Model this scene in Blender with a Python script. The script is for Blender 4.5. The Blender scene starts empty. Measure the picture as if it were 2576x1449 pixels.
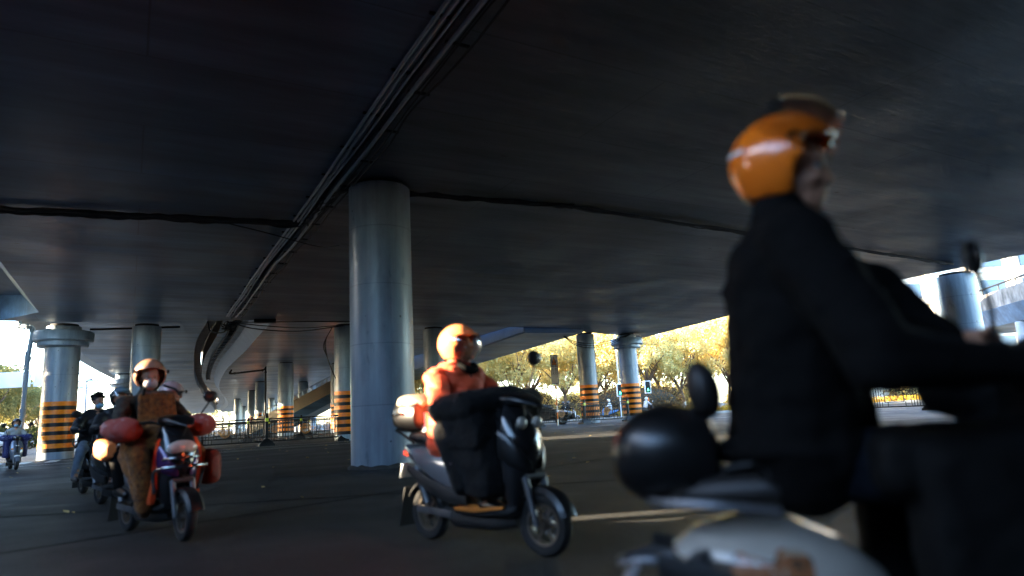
import bpy, bmesh, math, random
import numpy as np
from mathutils import Vector, Matrix, Euler, noise as mnoise
random.seed(7)
S = bpy.context.scene
C = S.collection
R = math.radians

# ------------------------------------------------------------------ camera, sky, sun, exposure
cam_d = bpy.data.cameras.new('camera')
cam = bpy.data.objects.new('camera', cam_d); C.objects.link(cam)
PITCH, ROLL = R(10.6), R(3.1)
cam_d.sensor_width = 36.0
cam_d.lens = 36.0 * 1677.0 / 2576.0
cam_d.clip_start = 0.05; cam_d.clip_end = 3000
f_ = Vector((0, math.cos(PITCH), math.sin(PITCH))); u_ = Vector((0, -math.sin(PITCH), math.cos(PITCH))); r_ = Vector((1, 0, 0))
rr_ = math.cos(ROLL) * r_ - math.sin(ROLL) * u_
uu_ = math.sin(ROLL) * r_ + math.cos(ROLL) * u_
M4 = Matrix((rr_, uu_, -f_)).transposed().to_4x4()
M4.translation = Vector((0, 0, 0.95))
cam.matrix_world = M4
S.camera = cam
cam_d.dof.use_dof = True; cam_d.dof.focus_distance = 40.0; cam_d.dof.aperture_fstop = 0.85

SUN_EL, SUN_AZ = 14.0, 7.0        # sun low on the left; azimuth: degrees the light turns away from +X
w = bpy.data.worlds.new('World'); S.world = w; w.use_nodes = True
wt = w.node_tree
bg = wt.nodes['Background']
sky = wt.nodes.new('ShaderNodeTexSky'); sky.sky_type = 'NISHITA'; sky.sun_disc = False
sky.sun_elevation = R(SUN_EL)
sky.sun_rotation = R(270.0 - SUN_AZ)
sky.air_density = 1.0; sky.dust_density = 0.8; sky.ozone_density = 2.8
wt.links.new(sky.outputs[0], bg.inputs['Color'])
bg.inputs['Strength'].default_value = 0.15
sd = bpy.data.lights.new('sun', 'SUN'); sd.energy = 5.0; sd.angle = R(0.5); sd.color = (1.0, 0.81, 0.56)
sun = bpy.data.objects.new('sun', sd); C.objects.link(sun)
ld = Vector((math.cos(R(SUN_EL)) * math.cos(R(SUN_AZ)), math.cos(R(SUN_EL)) * math.sin(R(SUN_AZ)), -math.sin(R(SUN_EL))))
sun.rotation_euler = ld.to_track_quat('-Z', 'Y').to_euler()
sun.location = (-60, 0, 30)
S.view_settings.view_transform = 'Standard'; S.view_settings.look = 'None'
S.view_settings.exposure = 4.05; S.view_settings.gamma = 1.0
S.render.engine = 'CYCLES'
S.cycles.use_denoising = True
S.cycles.max_bounces = 8; S.cycles.diffuse_bounces = 5; S.cycles.glossy_bounces = 4
S.cycles.transparent_max_bounces = 12; S.cycles.transmission_bounces = 6
S.cycles.caustics_reflective = False; S.cycles.caustics_refractive = False
S.cycles.sample_clamp_indirect = 6.0

# ------------------------------------------------------------------ materials
MATS = {}
def nd(nt, t, **kw):
    n = nt.nodes.new(t)
    for k, v in kw.items(): setattr(n, k, v)
    return n
def mat(name, col, rough=0.5, metal=0.0, var=0.0, scale=4.0, stretch=(1, 1, 1), bump=0.0, bscale=None, coat=0.0, col2=None,
        rvar=0.0, sheen=0.0, emit=None, estr=0.0, spec=None, detail=5.0, contrast=None):
    if name in MATS: return MATS[name]
    m = bpy.data.materials.new(name); m.use_nodes = True; nt = m.node_tree
    b = nt.nodes['Principled BSDF']
    c1 = tuple(col) + (1,)
    b.inputs['Base Color'].default_value = c1
    b.inputs['Roughness'].default_value = rough; b.inputs['Metallic'].default_value = metal
    b.inputs['Coat Weight'].default_value = coat; b.inputs['Coat Roughness'].default_value = 0.08
    if spec is not None: b.inputs['Specular IOR Level'].default_value = spec
    if sheen: b.inputs['Sheen Weight'].default_value = sheen; b.inputs['Sheen Roughness'].default_value = 0.4
    if emit is not None:
        b.inputs['Emission Color'].default_value = tuple(emit) + (1,); b.inputs['Emission Strength'].default_value = estr
    if var or bump or rvar:
        tc = nd(nt, 'ShaderNodeTexCoord'); mp = nd(nt, 'ShaderNodeMapping'); mp.inputs['Scale'].default_value = stretch
        nt.links.new(tc.outputs['Object'], mp.inputs['Vector'])
        nz = nd(nt, 'ShaderNodeTexNoise'); nz.inputs['Scale'].default_value = scale; nz.inputs['Detail'].default_value = detail
        nz.inputs['Roughness'].default_value = 0.62
        nt.links.new(mp.outputs[0], nz.inputs['Vector'])
        if var:
            cr = nd(nt, 'ShaderNodeValToRGB'); lo, hi = contrast or (0.3, 0.7)
            cr.color_ramp.elements[0].position = lo; cr.color_ramp.elements[1].position = hi
            c2 = col2 or tuple(min(1, x * (1 + var)) for x in col)
            c0 = col if col2 else tuple(x * (1 - var) for x in col)
            cr.color_ramp.elements[0].color = tuple(c0) + (1,); cr.color_ramp.elements[1].color = tuple(c2) + (1,)
            nt.links.new(nz.outputs['Fac'], cr.inputs['Fac']); nt.links.new(cr.outputs[0], b.inputs['Base Color'])
        if rvar:
            mr = nd(nt, 'ShaderNodeMapRange'); mr.inputs['To Min'].default_value = rough - rvar; mr.inputs['To Max'].default_value = rough + rvar
            mr.inputs['From Min'].default_value = 0.3; mr.inputs['From Max'].default_value = 0.7
            nt.links.new(nz.outputs['Fac'], mr.inputs['Value']); nt.links.new(mr.outputs[0], b.inputs['Roughness'])
        if bump:
            n2 = nd(nt, 'ShaderNodeTexNoise'); n2.inputs['Scale'].default_value = bscale or scale * 4; n2.inputs['Detail'].default_value = 4
            nt.links.new(mp.outputs[0], n2.inputs['Vector'])
            bp = nd(nt, 'ShaderNodeBump'); bp.inputs['Strength'].default_value = min(1, bump * 4); bp.inputs['Distance'].default_value = 0.02 if bump > .1 else 0.006
            nt.links.new(n2.outputs['Fac'], bp.inputs['Height']); nt.links.new(bp.outputs[0], b.inputs['Normal'])
    MATS[name] = m
    return m

def soffit_mat(name, col, ang, r0=.30, r1=.42, bmp=.3, bd=.012):
    """painted board-formed concrete: streaks across the span, faint panel joints, drips and small dark pits"""
    m = bpy.data.materials.new(name); m.use_nodes = True; nt = m.node_tree; L = nt.links.new
    b = nt.nodes['Principled BSDF']
    tc = nd(nt, 'ShaderNodeTexCoord'); mp = nd(nt, 'ShaderNodeMapping'); mp.inputs['Rotation'].default_value = (0, 0, -ang)
    L(tc.outputs['Object'], mp.inputs['Vector'])
    st = nd(nt, 'ShaderNodeMapping'); st.inputs['Scale'].default_value = (0.22, 1.9, 1)
    L(mp.outputs[0], st.inputs['Vector'])
    n1 = nd(nt, 'ShaderNodeTexNoise'); n1.inputs['Scale'].default_value = 1.6; n1.inputs['Detail'].default_value = 8; n1.inputs['Roughness'].default_value = .68
    L(st.outputs[0], n1.inputs['Vector'])
    n2 = nd(nt, 'ShaderNodeTexNoise'); n2.inputs['Scale'].default_value = 0.35; n2.inputs['Detail'].default_value = 4
    L(mp.outputs[0], n2.inputs['Vector'])
    br = nd(nt, 'ShaderNodeTexBrick'); br.inputs['Scale'].default_value = 1.0
    br.inputs['Brick Width'].default_value = 7.3; br.inputs['Row Height'].default_value = 2.44; br.inputs['Mortar Size'].default_value = 0.02
    br.inputs['Mortar Smooth'].default_value = 0.6; br.inputs['Color1'].default_value = (1, 1, 1, 1); br.inputs['Color2'].default_value = (.9, .9, .9, 1); br.inputs['Mortar'].default_value = (.32, .32, .32, 1)
    L(mp.outputs[0], br.inputs['Vector'])
    vo = nd(nt, 'ShaderNodeTexVoronoi'); vo.inputs['Scale'].default_value = 0.75
    s2 = nd(nt, 'ShaderNodeMapping'); s2.inputs['Scale'].default_value = (0.6, 1.5, 1); L(mp.outputs[0], s2.inputs['Vector']); L(s2.outputs[0], vo.inputs['Vector'])
    pit = nd(nt, 'ShaderNodeMapRange'); pit.inputs['From Min'].default_value = 0.03; pit.inputs['From Max'].default_value = 0.055
    pit.inputs['To Min'].default_value = 0.25; pit.inputs['To Max'].default_value = 1.0; L(vo.outputs['Distance'], pit.inputs['Value'])
    cr = nd(nt, 'ShaderNodeValToRGB'); e = cr.color_ramp.elements
    e[0].position = .34; e[0].color = tuple(x * .72 for x in col) + (1,); e[1].position = .7; e[1].color = tuple(x * 1.2 for x in col) + (1,)
    L(n1.outputs['Fac'], cr.inputs['Fac'])
    m1 = nd(nt, 'ShaderNodeMix'); m1.data_type = 'RGBA'; m1.blend_type = 'MULTIPLY'; m1.inputs['Factor'].default_value = .75
    L(cr.outputs[0], m1.inputs[6]); L(br.outputs['Color'], m1.inputs[7])
    m2 = nd(nt, 'ShaderNodeMix'); m2.data_type = 'RGBA'; m2.blend_type = 'MULTIPLY'; m2.inputs['Factor'].default_value = 1
    L(m1.outputs[2], m2.inputs[6]); L(pit.outputs[0], m2.inputs[7])
    st3 = nd(nt, 'ShaderNodeMapping'); st3.inputs['Scale'].default_value = (.16, .9, 1); L(mp.outputs[0], st3.inputs['Vector'])
    n4 = nd(nt, 'ShaderNodeTexNoise'); n4.inputs['Scale'].default_value = .8; n4.inputs['Detail'].default_value = 7; n4.inputs['Roughness'].default_value = .6; L(st3.outputs[0], n4.inputs['Vector'])
    sr = nd(nt, 'ShaderNodeMapRange'); sr.inputs['From Min'].default_value = .36; sr.inputs['From Max'].default_value = .62; sr.inputs['To Min'].default_value = .5; sr.inputs['To Max'].default_value = 1.1; L(n4.outputs['Fac'], sr.inputs['Value'])
    m3 = nd(nt, 'ShaderNodeMix'); m3.data_type = 'RGBA'; m3.blend_type = 'MULTIPLY'; m3.inputs['Factor'].default_value = 1
    L(m2.outputs[2], m3.inputs[6]); L(sr.outputs[0], m3.inputs[7]); L(m3.outputs[2], b.inputs['Base Color'])
    mr = nd(nt, 'ShaderNodeMapRange'); mr.inputs['From Min'].default_value = .35; mr.inputs['From Max'].default_value = .65; mr.inputs['To Min'].default_value = r0; mr.inputs['To Max'].default_value = r1
    L(n2.outputs['Fac'], mr.inputs['Value']); L(mr.outputs[0], b.inputs['Roughness'])
    bp = nd(nt, 'ShaderNodeBump'); bp.inputs['Strength'].default_value = bmp; bp.inputs['Distance'].default_value = bd
    ad = nd(nt, 'ShaderNodeMath'); ad.operation = 'MULTIPLY_ADD'; ad.inputs[1].default_value = .6
    L(n1.outputs['Fac'], ad.inputs[0]); L(n2.outputs['Fac'], ad.inputs[2]); L(ad.outputs[0], bp.inputs['Height']); L(bp.outputs[0], b.inputs['Normal'])
    b.inputs['Specular IOR Level'].default_value = .6
    return m

def asphalt_mat():
    m = bpy.data.materials.new('asphalt'); m.use_nodes = True; nt = m.node_tree; L = nt.links.new
    b = nt.nodes['Principled BSDF']
    tc = nd(nt, 'ShaderNodeTexCoord')
    n1 = nd(nt, 'ShaderNodeTexNoise'); n1.inputs['Scale'].default_value = 55; n1.inputs['Detail'].default_value = 5; n1.inputs['Roughness'].default_value = .75
    n2 = nd(nt, 'ShaderNodeTexNoise'); n2.inputs['Scale'].default_value = .55; n2.inputs['Detail'].default_value = 6
    st = nd(nt, 'ShaderNodeMapping'); st.inputs['Rotation'].default_value = (0, 0, R(-28)); st.inputs['Scale'].default_value = (.25, 1.3, 1)
    n3 = nd(nt, 'ShaderNodeTexNoise'); n3.inputs['Scale'].default_value = 1.2; n3.inputs['Detail'].default_value = 5
    for n in (n1, n2): L(tc.outputs['Object'], n.inputs['Vector'])
    L(tc.outputs['Object'], st.inputs['Vector']); L(st.outputs[0], n3.inputs['Vector'])
    vo = nd(nt, 'ShaderNodeTexVoronoi'); vo.inputs['Scale'].default_value = 120; L(tc.outputs['Object'], vo.inputs['Vector'])
    cr = nd(nt, 'ShaderNodeValToRGB'); e = cr.color_ramp.elements
    e[0].position = .38; e[0].color = (.0045, .005, .006, 1); e[1].position = .72; e[1].color = (.024, .0265, .030, 1)
    L(n1.outputs['Fac'], cr.inputs['Fac'])
    c2 = nd(nt, 'ShaderNodeValToRGB'); e = c2.color_ramp.elements
    e[0].position = .3; e[0].color = (.6, .6, .6, 1); e[1].position = .72; e[1].color = (1.25, 1.25, 1.25, 1)
    L(n3.outputs['Fac'], c2.inputs['Fac'])
    mx = nd(nt, 'ShaderNodeMix'); mx.data_type = 'RGBA'; mx.blend_type = 'MULTIPLY'; mx.inputs['Factor'].default_value = 1
    L(cr.outputs[0], mx.inputs[6]); L(c2.outputs[0], mx.inputs[7])
    v2 = nd(nt, 'ShaderNodeTexVoronoi'); v2.inputs['Scale'].default_value = 48; L(tc.outputs['Object'], v2.inputs['Vector'])
    lt = nd(nt, 'ShaderNodeMapRange'); lt.inputs['From Min'].default_value = .10; lt.inputs['From Max'].default_value = .22; lt.inputs['To Min'].default_value = 1; lt.inputs['To Max'].default_value = 0; L(v2.outputs['Distance'], lt.inputs['Value'])
    sp = nd(nt, 'ShaderNodeMix'); sp.data_type = 'RGBA'; sp.inputs[7].default_value = (.20, .20, .20, 1); L(mx.outputs[2], sp.inputs[6])
    rn = nd(nt, 'ShaderNodeMath'); rn.operation = 'MULTIPLY'; L(lt.outputs[0], rn.inputs[0]); L(v2.outputs['Color'], rn.inputs[1]); L(rn.outputs[0], sp.inputs['Factor']); L(sp.outputs[2], b.inputs['Base Color'])
    mr = nd(nt, 'ShaderNodeMapRange'); mr.inputs['From Min'].default_value = .3; mr.inputs['From Max'].default_value = .7; mr.inputs['To Min'].default_value = .52; mr.inputs['To Max'].default_value = .78; b.inputs['Specular IOR Level'].default_value = .36
    L(n2.outputs['Fac'], mr.inputs['Value']); L(mr.outputs[0], b.inputs['Roughness'])
    bp = nd(nt, 'ShaderNodeBump'); bp.inputs['Strength'].default_value = .8; bp.inputs['Distance'].default_value = .012
    L(vo.outputs['Distance'], bp.inputs['Height'])
    b2 = nd(nt, 'ShaderNodeBump'); b2.inputs['Strength'].default_value = .5; b2.inputs['Distance'].default_value = .02
    L(n1.outputs['Fac'], b2.inputs['Height']); L(bp.outputs[0], b2.inputs['Normal']); L(b2.outputs[0], b.inputs['Normal'])
    return m

def leaf_mat(name, ca, cb, trans=.45):
    m = bpy.data.materials.new(name); m.use_nodes = True; nt = m.node_tree; L = nt.links.new
    for n in list(nt.nodes):
        if n.type != 'OUTPUT_MATERIAL': nt.nodes.remove(n)
    out = nt.nodes[0]
    g = nd(nt, 'ShaderNodeNewGeometry'); oi = nd(nt, 'ShaderNodeObjectInfo')
    ad = nd(nt, 'ShaderNodeMath'); ad.operation = 'MULTIPLY_ADD'; ad.inputs[1].default_value = .6
    m2 = nd(nt, 'ShaderNodeMath'); m2.operation = 'MULTIPLY'; m2.inputs[1].default_value = .4
    L(g.outputs['Random Per Island'], ad.inputs[0]); L(oi.outputs['Random'], m2.inputs[0]); L(m2.outputs[0], ad.inputs[2])
    cr = nd(nt, 'ShaderNodeValToRGB'); e = cr.color_ramp.elements; e[0].color = tuple(ca) + (1,); e[1].color = tuple(cb) + (1,)
    L(ad.outputs[0], cr.inputs['Fac'])
    d = nd(nt, 'ShaderNodeBsdfDiffuse'); t = nd(nt, 'ShaderNodeBsdfTranslucent'); mx = nd(nt, 'ShaderNodeMixShader'); mx.inputs[0].default_value = trans
    L(cr.outputs[0], d.inputs[0]); L(cr.outputs[0], t.inputs[0]); L(d.outputs[0], mx.inputs[1]); L(t.outputs[0], mx.inputs[2]); L(mx.outputs[0], out.inputs['Surface'])
    return m

def glass_mat(name, tint, alpha, rough=.05):
    m = bpy.data.materials.new(name); m.use_nodes = True; nt = m.node_tree; L = nt.links.new
    for n in list(nt.nodes):
        if n.type != 'OUTPUT_MATERIAL': nt.nodes.remove(n)
    out = nt.nodes[0]
    t = nd(nt, 'ShaderNodeBsdfTransparent'); t.inputs[0].default_value = tuple(tint) + (1,)
    g = nd(nt, 'ShaderNodeBsdfGlossy'); g.inputs['Roughness'].default_value = rough; g.inputs[0].default_value = (1, 1, 1, 1)
    lw = nd(nt, 'ShaderNodeLayerWeight'); lw.inputs['Blend'].default_value = .25
    mr = nd(nt, 'ShaderNodeMapRange'); mr.inputs['To Min'].default_value = alpha; mr.inputs['To Max'].default_value = .75; L(lw.outputs['Facing'], mr.inputs['Value'])
    mx = nd(nt, 'ShaderNodeMixShader'); L(mr.outputs[0], mx.inputs[0]); L(t.outputs[0], mx.inputs[1]); L(g.outputs[0], mx.inputs[2]); L(mx.outputs[0], out.inputs['Surface'])
    return m

def dots_mat(name, base, dot, scale, r, rough=.45):
    m = bpy.data.materials.new(name); m.use_nodes = True; nt = m.node_tree; L = nt.links.new
    b = nt.nodes['Principled BSDF']; b.inputs['Roughness'].default_value = rough
    tc = nd(nt, 'ShaderNodeTexCoord'); vo = nd(nt, 'ShaderNodeTexVoronoi'); vo.inputs['Scale'].default_value = scale; vo.inputs['Randomness'].default_value = .35
    L(tc.outputs['Object'], vo.inputs['Vector'])
    lt = nd(nt, 'ShaderNodeMath'); lt.operation = 'LESS_THAN'; lt.inputs[1].default_value = r; L(vo.outputs['Distance'], lt.inputs[0])
    mx = nd(nt, 'ShaderNodeMix'); mx.data_type = 'RGBA'; mx.inputs[6].default_value = tuple(base) + (1,); mx.inputs[7].default_value = tuple(dot) + (1,)
    L(lt.outputs[0], mx.inputs['Factor']); L(mx.outputs[2], b.inputs['Base Color'])
    nz = nd(nt, 'ShaderNodeTexNoise'); nz.inputs['Scale'].default_value = 14; L(tc.outputs['Object'], nz.inputs['Vector'])
    bp = nd(nt, 'ShaderNodeBump'); bp.inputs['Strength'].default_value = .6; bp.inputs['Distance'].default_value = .02; L(nz.outputs['Fac'], bp.inputs['Height']); L(bp.outputs[0], b.inputs['Normal'])
    return m

def camo_mat(name, cols, scale):
    m = bpy.data.materials.new(name); m.use_nodes = True; nt = m.node_tree; L = nt.links.new
    b = nt.nodes['Principled BSDF']; b.inputs['Roughness'].default_value = .8
    tc = nd(nt, 'ShaderNodeTexCoord'); nz = nd(nt, 'ShaderNodeTexNoise'); nz.inputs['Scale'].default_value = scale; nz.inputs['Detail'].default_value = 2.5
    L(tc.outputs['Object'], nz.inputs['Vector'])
    cr = nd(nt, 'ShaderNodeValToRGB'); cr.color_ramp.interpolation = 'CONSTANT'
    e = cr.color_ramp.elements; n = len(cols)
    e[0].color = tuple(cols[0]) + (1,); e[1].color = tuple(cols[1]) + (1,); e[1].position = .44
    for i in range(2, n):
        q = e.new(.44 + .16 * (i - 1) / (n - 1) ); q.color = tuple(cols[i]) + (1,)
    L(nz.outputs['Fac'], cr.inputs['Fac']); L(cr.outputs[0], b.inputs['Base Color'])
    bp = nd(nt, 'ShaderNodeBump'); bp.inputs['Strength'].default_value = .4; bp.inputs['Distance'].default_value = .02; L(nz.outputs['Fac'], bp.inputs['Height']); L(bp.outputs[0], b.inputs['Normal'])
    return m

# ------------------------------------------------------------------ mesh helpers
class MB:
    def __init__(s): s.v = []; s.f = []; s.m = []; s.mi = 0
    def add(s, vs, fs):
        o = len(s.v); s.v += [tuple(x) for x in vs]
        for f in fs: s.f.append(tuple(i + o for i in f)); s.m.append(s.mi)
        return s
    def box(s, c, size, rz=0.0, bev=0.0, rot=None, seg=2):
        bm = bmesh.new(); bmesh.ops.create_cube(bm, size=1)
        for v in bm.verts: v.co = Vector((v.co.x * size[0], v.co.y * size[1], v.co.z * size[2]))
        if bev: bmesh.ops.bevel(bm, geom=bm.edges[:], offset=bev, segments=seg, profile=.6, affect='EDGES')
        Q = (rot.to_matrix() if rot is not None else Matrix.Rotation(rz, 3, 'Z'))
        bm.verts.index_update()
        s.add([Q @ v.co + Vector(c) for v in bm.verts], [[v.index for v in f.verts] for f in bm.faces]); bm.free(); return s
    def tube(s, pts, r, seg=8, cap=True):
        pts = [Vector(p) for p in pts]; n = len(pts); rs = r if isinstance(r, (list, tuple)) else [r] * n
        prev = None; rings = []
        for i, p in enumerate(pts):
            d = (pts[min(i + 1, n - 1)] - pts[max(i - 1, 0)]).normalized()
            if prev is None:
                a = Vector((0, 0, 1)) if abs(d.z) < .9 else Vector((1, 0, 0)); x = d.cross(a).normalized()
            else: x = (prev - d * prev.dot(d)).normalized()
            prev = x; y = d.cross(x)
            rings.append([p + (x * math.cos(2 * math.pi * k / seg) + y * math.sin(2 * math.pi * k / seg)) * rs[i] for k in range(seg)])
        return s.rings(rings, cap)
    def rings(s, rings, cap=True, closed=True):
        n = len(rings[0]); vs = [v for r in rings for v in r]; fs = []
        for i in range(len(rings) - 1):
            for k in range(n if closed else n - 1):
                k2 = (k + 1) % n; fs.append((i * n + k, i * n + k2, (i + 1) * n + k2, (i + 1) * n + k))
        if cap: fs.append(tuple(range(n))[::-1]); fs.append(tuple((len(rings) - 1) * n + k for k in range(n)))
        return s.add(vs, fs)
    def lathe(s, prof, seg=32, c=(0, 0, 0), axis='Z', cap=False, mids=None):
        """prof: list of (radius, height); mids: material index per profile segment"""
        def P(r, h, a):
            x, y = r * math.cos(a), r * math.sin(a)
            q = (x, y, h) if axis == 'Z' else ((x, h, y) if axis == 'Y' else (h, x, y))
            return (q[0] + c[0], q[1] + c[1], q[2] + c[2])
        o = len(s.v)
        for r, h in prof: s.v += [P(r, h, 2 * math.pi * k / seg) for k in range(seg)]
        for i in range(len(prof) - 1):
            for k in range(seg):
                k2 = (k + 1) % seg; s.f.append((o + i * seg + k, o + i * seg + k2, o + (i + 1) * seg + k2, o + (i + 1) * seg + k)); s.m.append(mids[i] if mids else s.mi)
        if cap:
            s.f.append(tuple(o + k for k in range(seg))[::-1]); s.m.append(s.mi)
            s.f.append(tuple(o + (len(prof) - 1) * seg + k for k in range(seg))); s.m.append(s.mi)
        return s
    def loft(s, secs, n=20, e=2.6, cap=True):
        """cross sections across x: (x, zc, half_width, half_height[, y])"""
        rings = []
        for q in secs:
            x, zc, hw, hh = q[:4]; yc = q[4] if len(q) > 4 else 0
            ring = []
            for k in range(n):
                a = 2 * math.pi * k / n; ca, sa = math.cos(a), math.sin(a)
                ring.append((x, yc + hw * math.copysign(abs(ca) ** (2 / e), ca), zc + hh * math.copysign(abs(sa) ** (2 / e), sa)))
            rings.append(ring)
        return s.rings(rings, cap)
    def ell(s, c, r, rot=None, seg=16, rg=10):
        Q = rot.to_matrix() if rot is not None else Matrix.Identity(3); rings = []
        for i in range(rg + 1):
            t = math.pi * i / rg; t = min(max(t, .02), math.pi - .02)
            rings.append([Q @ Vector((r[0] * math.sin(t) * math.cos(2 * math.pi * k / seg), r[1] * math.sin(t) * math.sin(2 * math.pi * k / seg), r[2] * math.cos(t))) + Vector(c) for k in range(seg)])
        return s.rings(rings, True)
    def prism(s, poly, z0, z1):
        n = len(poly); vs = [(x, y, z0) for x, y in poly] + [(x, y, z1) for x, y in poly]
        fs = [tuple(range(n))[::-1], tuple(range(n, 2 * n))] + [(i, (i + 1) % n, n + (i + 1) % n, n + i) for i in range(n)]
        return s.add(vs, fs)
    def mesh(s, name):
        me = bpy.data.meshes.new(name); me.from_pydata(s.v, [], s.f); me.update()
        bm = bmesh.new(); bm.from_mesh(me); bmesh.ops.recalc_face_normals(bm, faces=bm.faces[:]); bm.to_mesh(me); bm.free()
        if len(me.polygons) == len(s.m): me.polygons.foreach_set('material_index', s.m)
        return me
    def build(s, name, mats, parent=None, loc=None, rz=0.0, smooth=40):
        me = s.mesh(name)
        return link(name, me, mats, parent, loc, rz, smooth)
def link(name, me, mats, parent=None, loc=None, rz=0.0, smooth=40):
    for m in (mats if isinstance(mats, (list, tuple)) else [mats]): me.materials.append(m)
    if smooth:
        me.polygons.foreach_set('use_smooth', [True] * len(me.polygons))
        if smooth < 180: me.set_sharp_from_angle(angle=R(smooth))
    o = bpy.data.objects.new(name, me); C.objects.link(o)
    if parent is not None: o.parent = parent
    if loc is not None: o.location = loc
    o.rotation_euler.z = rz
    return o
def tag(o, label=None, cat=None, group=None, kind=None):
    if label: o['label'] = label
    if cat: o['category'] = cat
    if group: o['group'] = group
    if kind: o['kind'] = kind
    return o
def empty(name, loc=(0, 0, 0), rz=0.0):
    o = bpy.data.objects.new(name, None); C.objects.link(o); o.location = loc; o.rotation_euler.z = rz; o.empty_display_size = .2
    return o
def copy_tree(o, parent=None):
    c = o.copy(); C.objects.link(c); c.parent = parent
    for ch in list(o.children): copy_tree(ch, c)
    return c
def curve(pts, n=8):
    """Catmull-Rom through the points"""
    P = [Vector(p) for p in pts]; P = [P[0] * 2 - P[1]] + P + [P[-1] * 2 - P[-2]]; out = []
    for i in range(1, len(P) - 2):
        for k in range(n):
            t = k / n; a, b, c, d = P[i - 1], P[i], P[i + 1], P[i + 2]
            out.append(.5 * ((2 * b) + (c - a) * t + (2 * a - 5 * b + 4 * c - d) * t * t + (3 * b - a - 3 * c + d) * t ** 3))
    out.append(P[-2]); return out
WORK = bpy.data.scenes.new('work')
def mod_mesh(me, mods):
    o = bpy.data.objects.new('tmp', me); WORK.collection.objects.link(o)
    for t, kw in mods:
        m = o.modifiers.new('m', t)
        for k, v in kw.items(): setattr(m, k, v)
    with bpy.context.temp_override(scene=WORK, view_layer=WORK.view_layers[0]):
        dg = bpy.context.evaluated_depsgraph_get(); dg.update()
        r = bpy.data.meshes.new_from_object(o.evaluated_get(dg))
    bpy.data.objects.remove(o); return r
def cap_prim(mb, p0, r0, p1, r1, flat=(1, 1, 1), seg=14):
    p0, p1 = Vector(p0), Vector(p1); d = p1 - p0; L = max(d.length, 1e-4); d = d / L
    pts, rs = [], []
    for k in range(5):
        a = math.pi / 2 * (1 - k / 4) * .98; pts.append(p0 - d * r0 * math.sin(a)); rs.append(r0 * math.cos(a))
    for k in range(5):
        a = math.pi / 2 * (k / 4) * .98; pts.append(p1 + d * r1 * math.sin(a)); rs.append(r1 * math.cos(a))
    mb.tube(pts, rs, seg)
def blob(prims, voxel, smooth=4):
    mb = MB()
    for p in prims:
        if p[0] == 'c': cap_prim(mb, *p[1:])
        elif p[0] == 'e': mb.ell(p[1], p[2], p[3] if len(p) > 3 else None)
        elif p[0] == 'b': mb.box(p[1], p[2], rot=p[3] if len(p) > 3 else None, bev=min(p[2]) * .3)
        elif p[0] == 'l': mb.loft(p[1], e=p[2] if len(p) > 2 else 2.6)
    me = mb.mesh('b')
    return mod_mesh(me, [('REMESH', dict(mode='VOXEL', voxel_size=voxel)), ('SMOOTH', dict(factor=.5, iterations=smooth))])
def join(ms):
    bm = bmesh.new()
    for m in ms: bm.from_mesh(m)
    me = bpy.data.meshes.new('j'); bm.to_mesh(me); bm.free(); return me
def text_mesh(body, size, align='CENTER'):
    cu = bpy.data.curves.new('t', 'FONT'); cu.body = body; cu.size = size; cu.align_x = align; cu.align_y = 'CENTER'; cu.extrude = .002
    o = bpy.data.objects.new('t', cu); C.objects.link(o)
    dg = bpy.context.evaluated_depsgraph_get(); me = bpy.data.meshes.new_from_object(o.evaluated_get(dg)); bpy.data.objects.remove(o); return me

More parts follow.
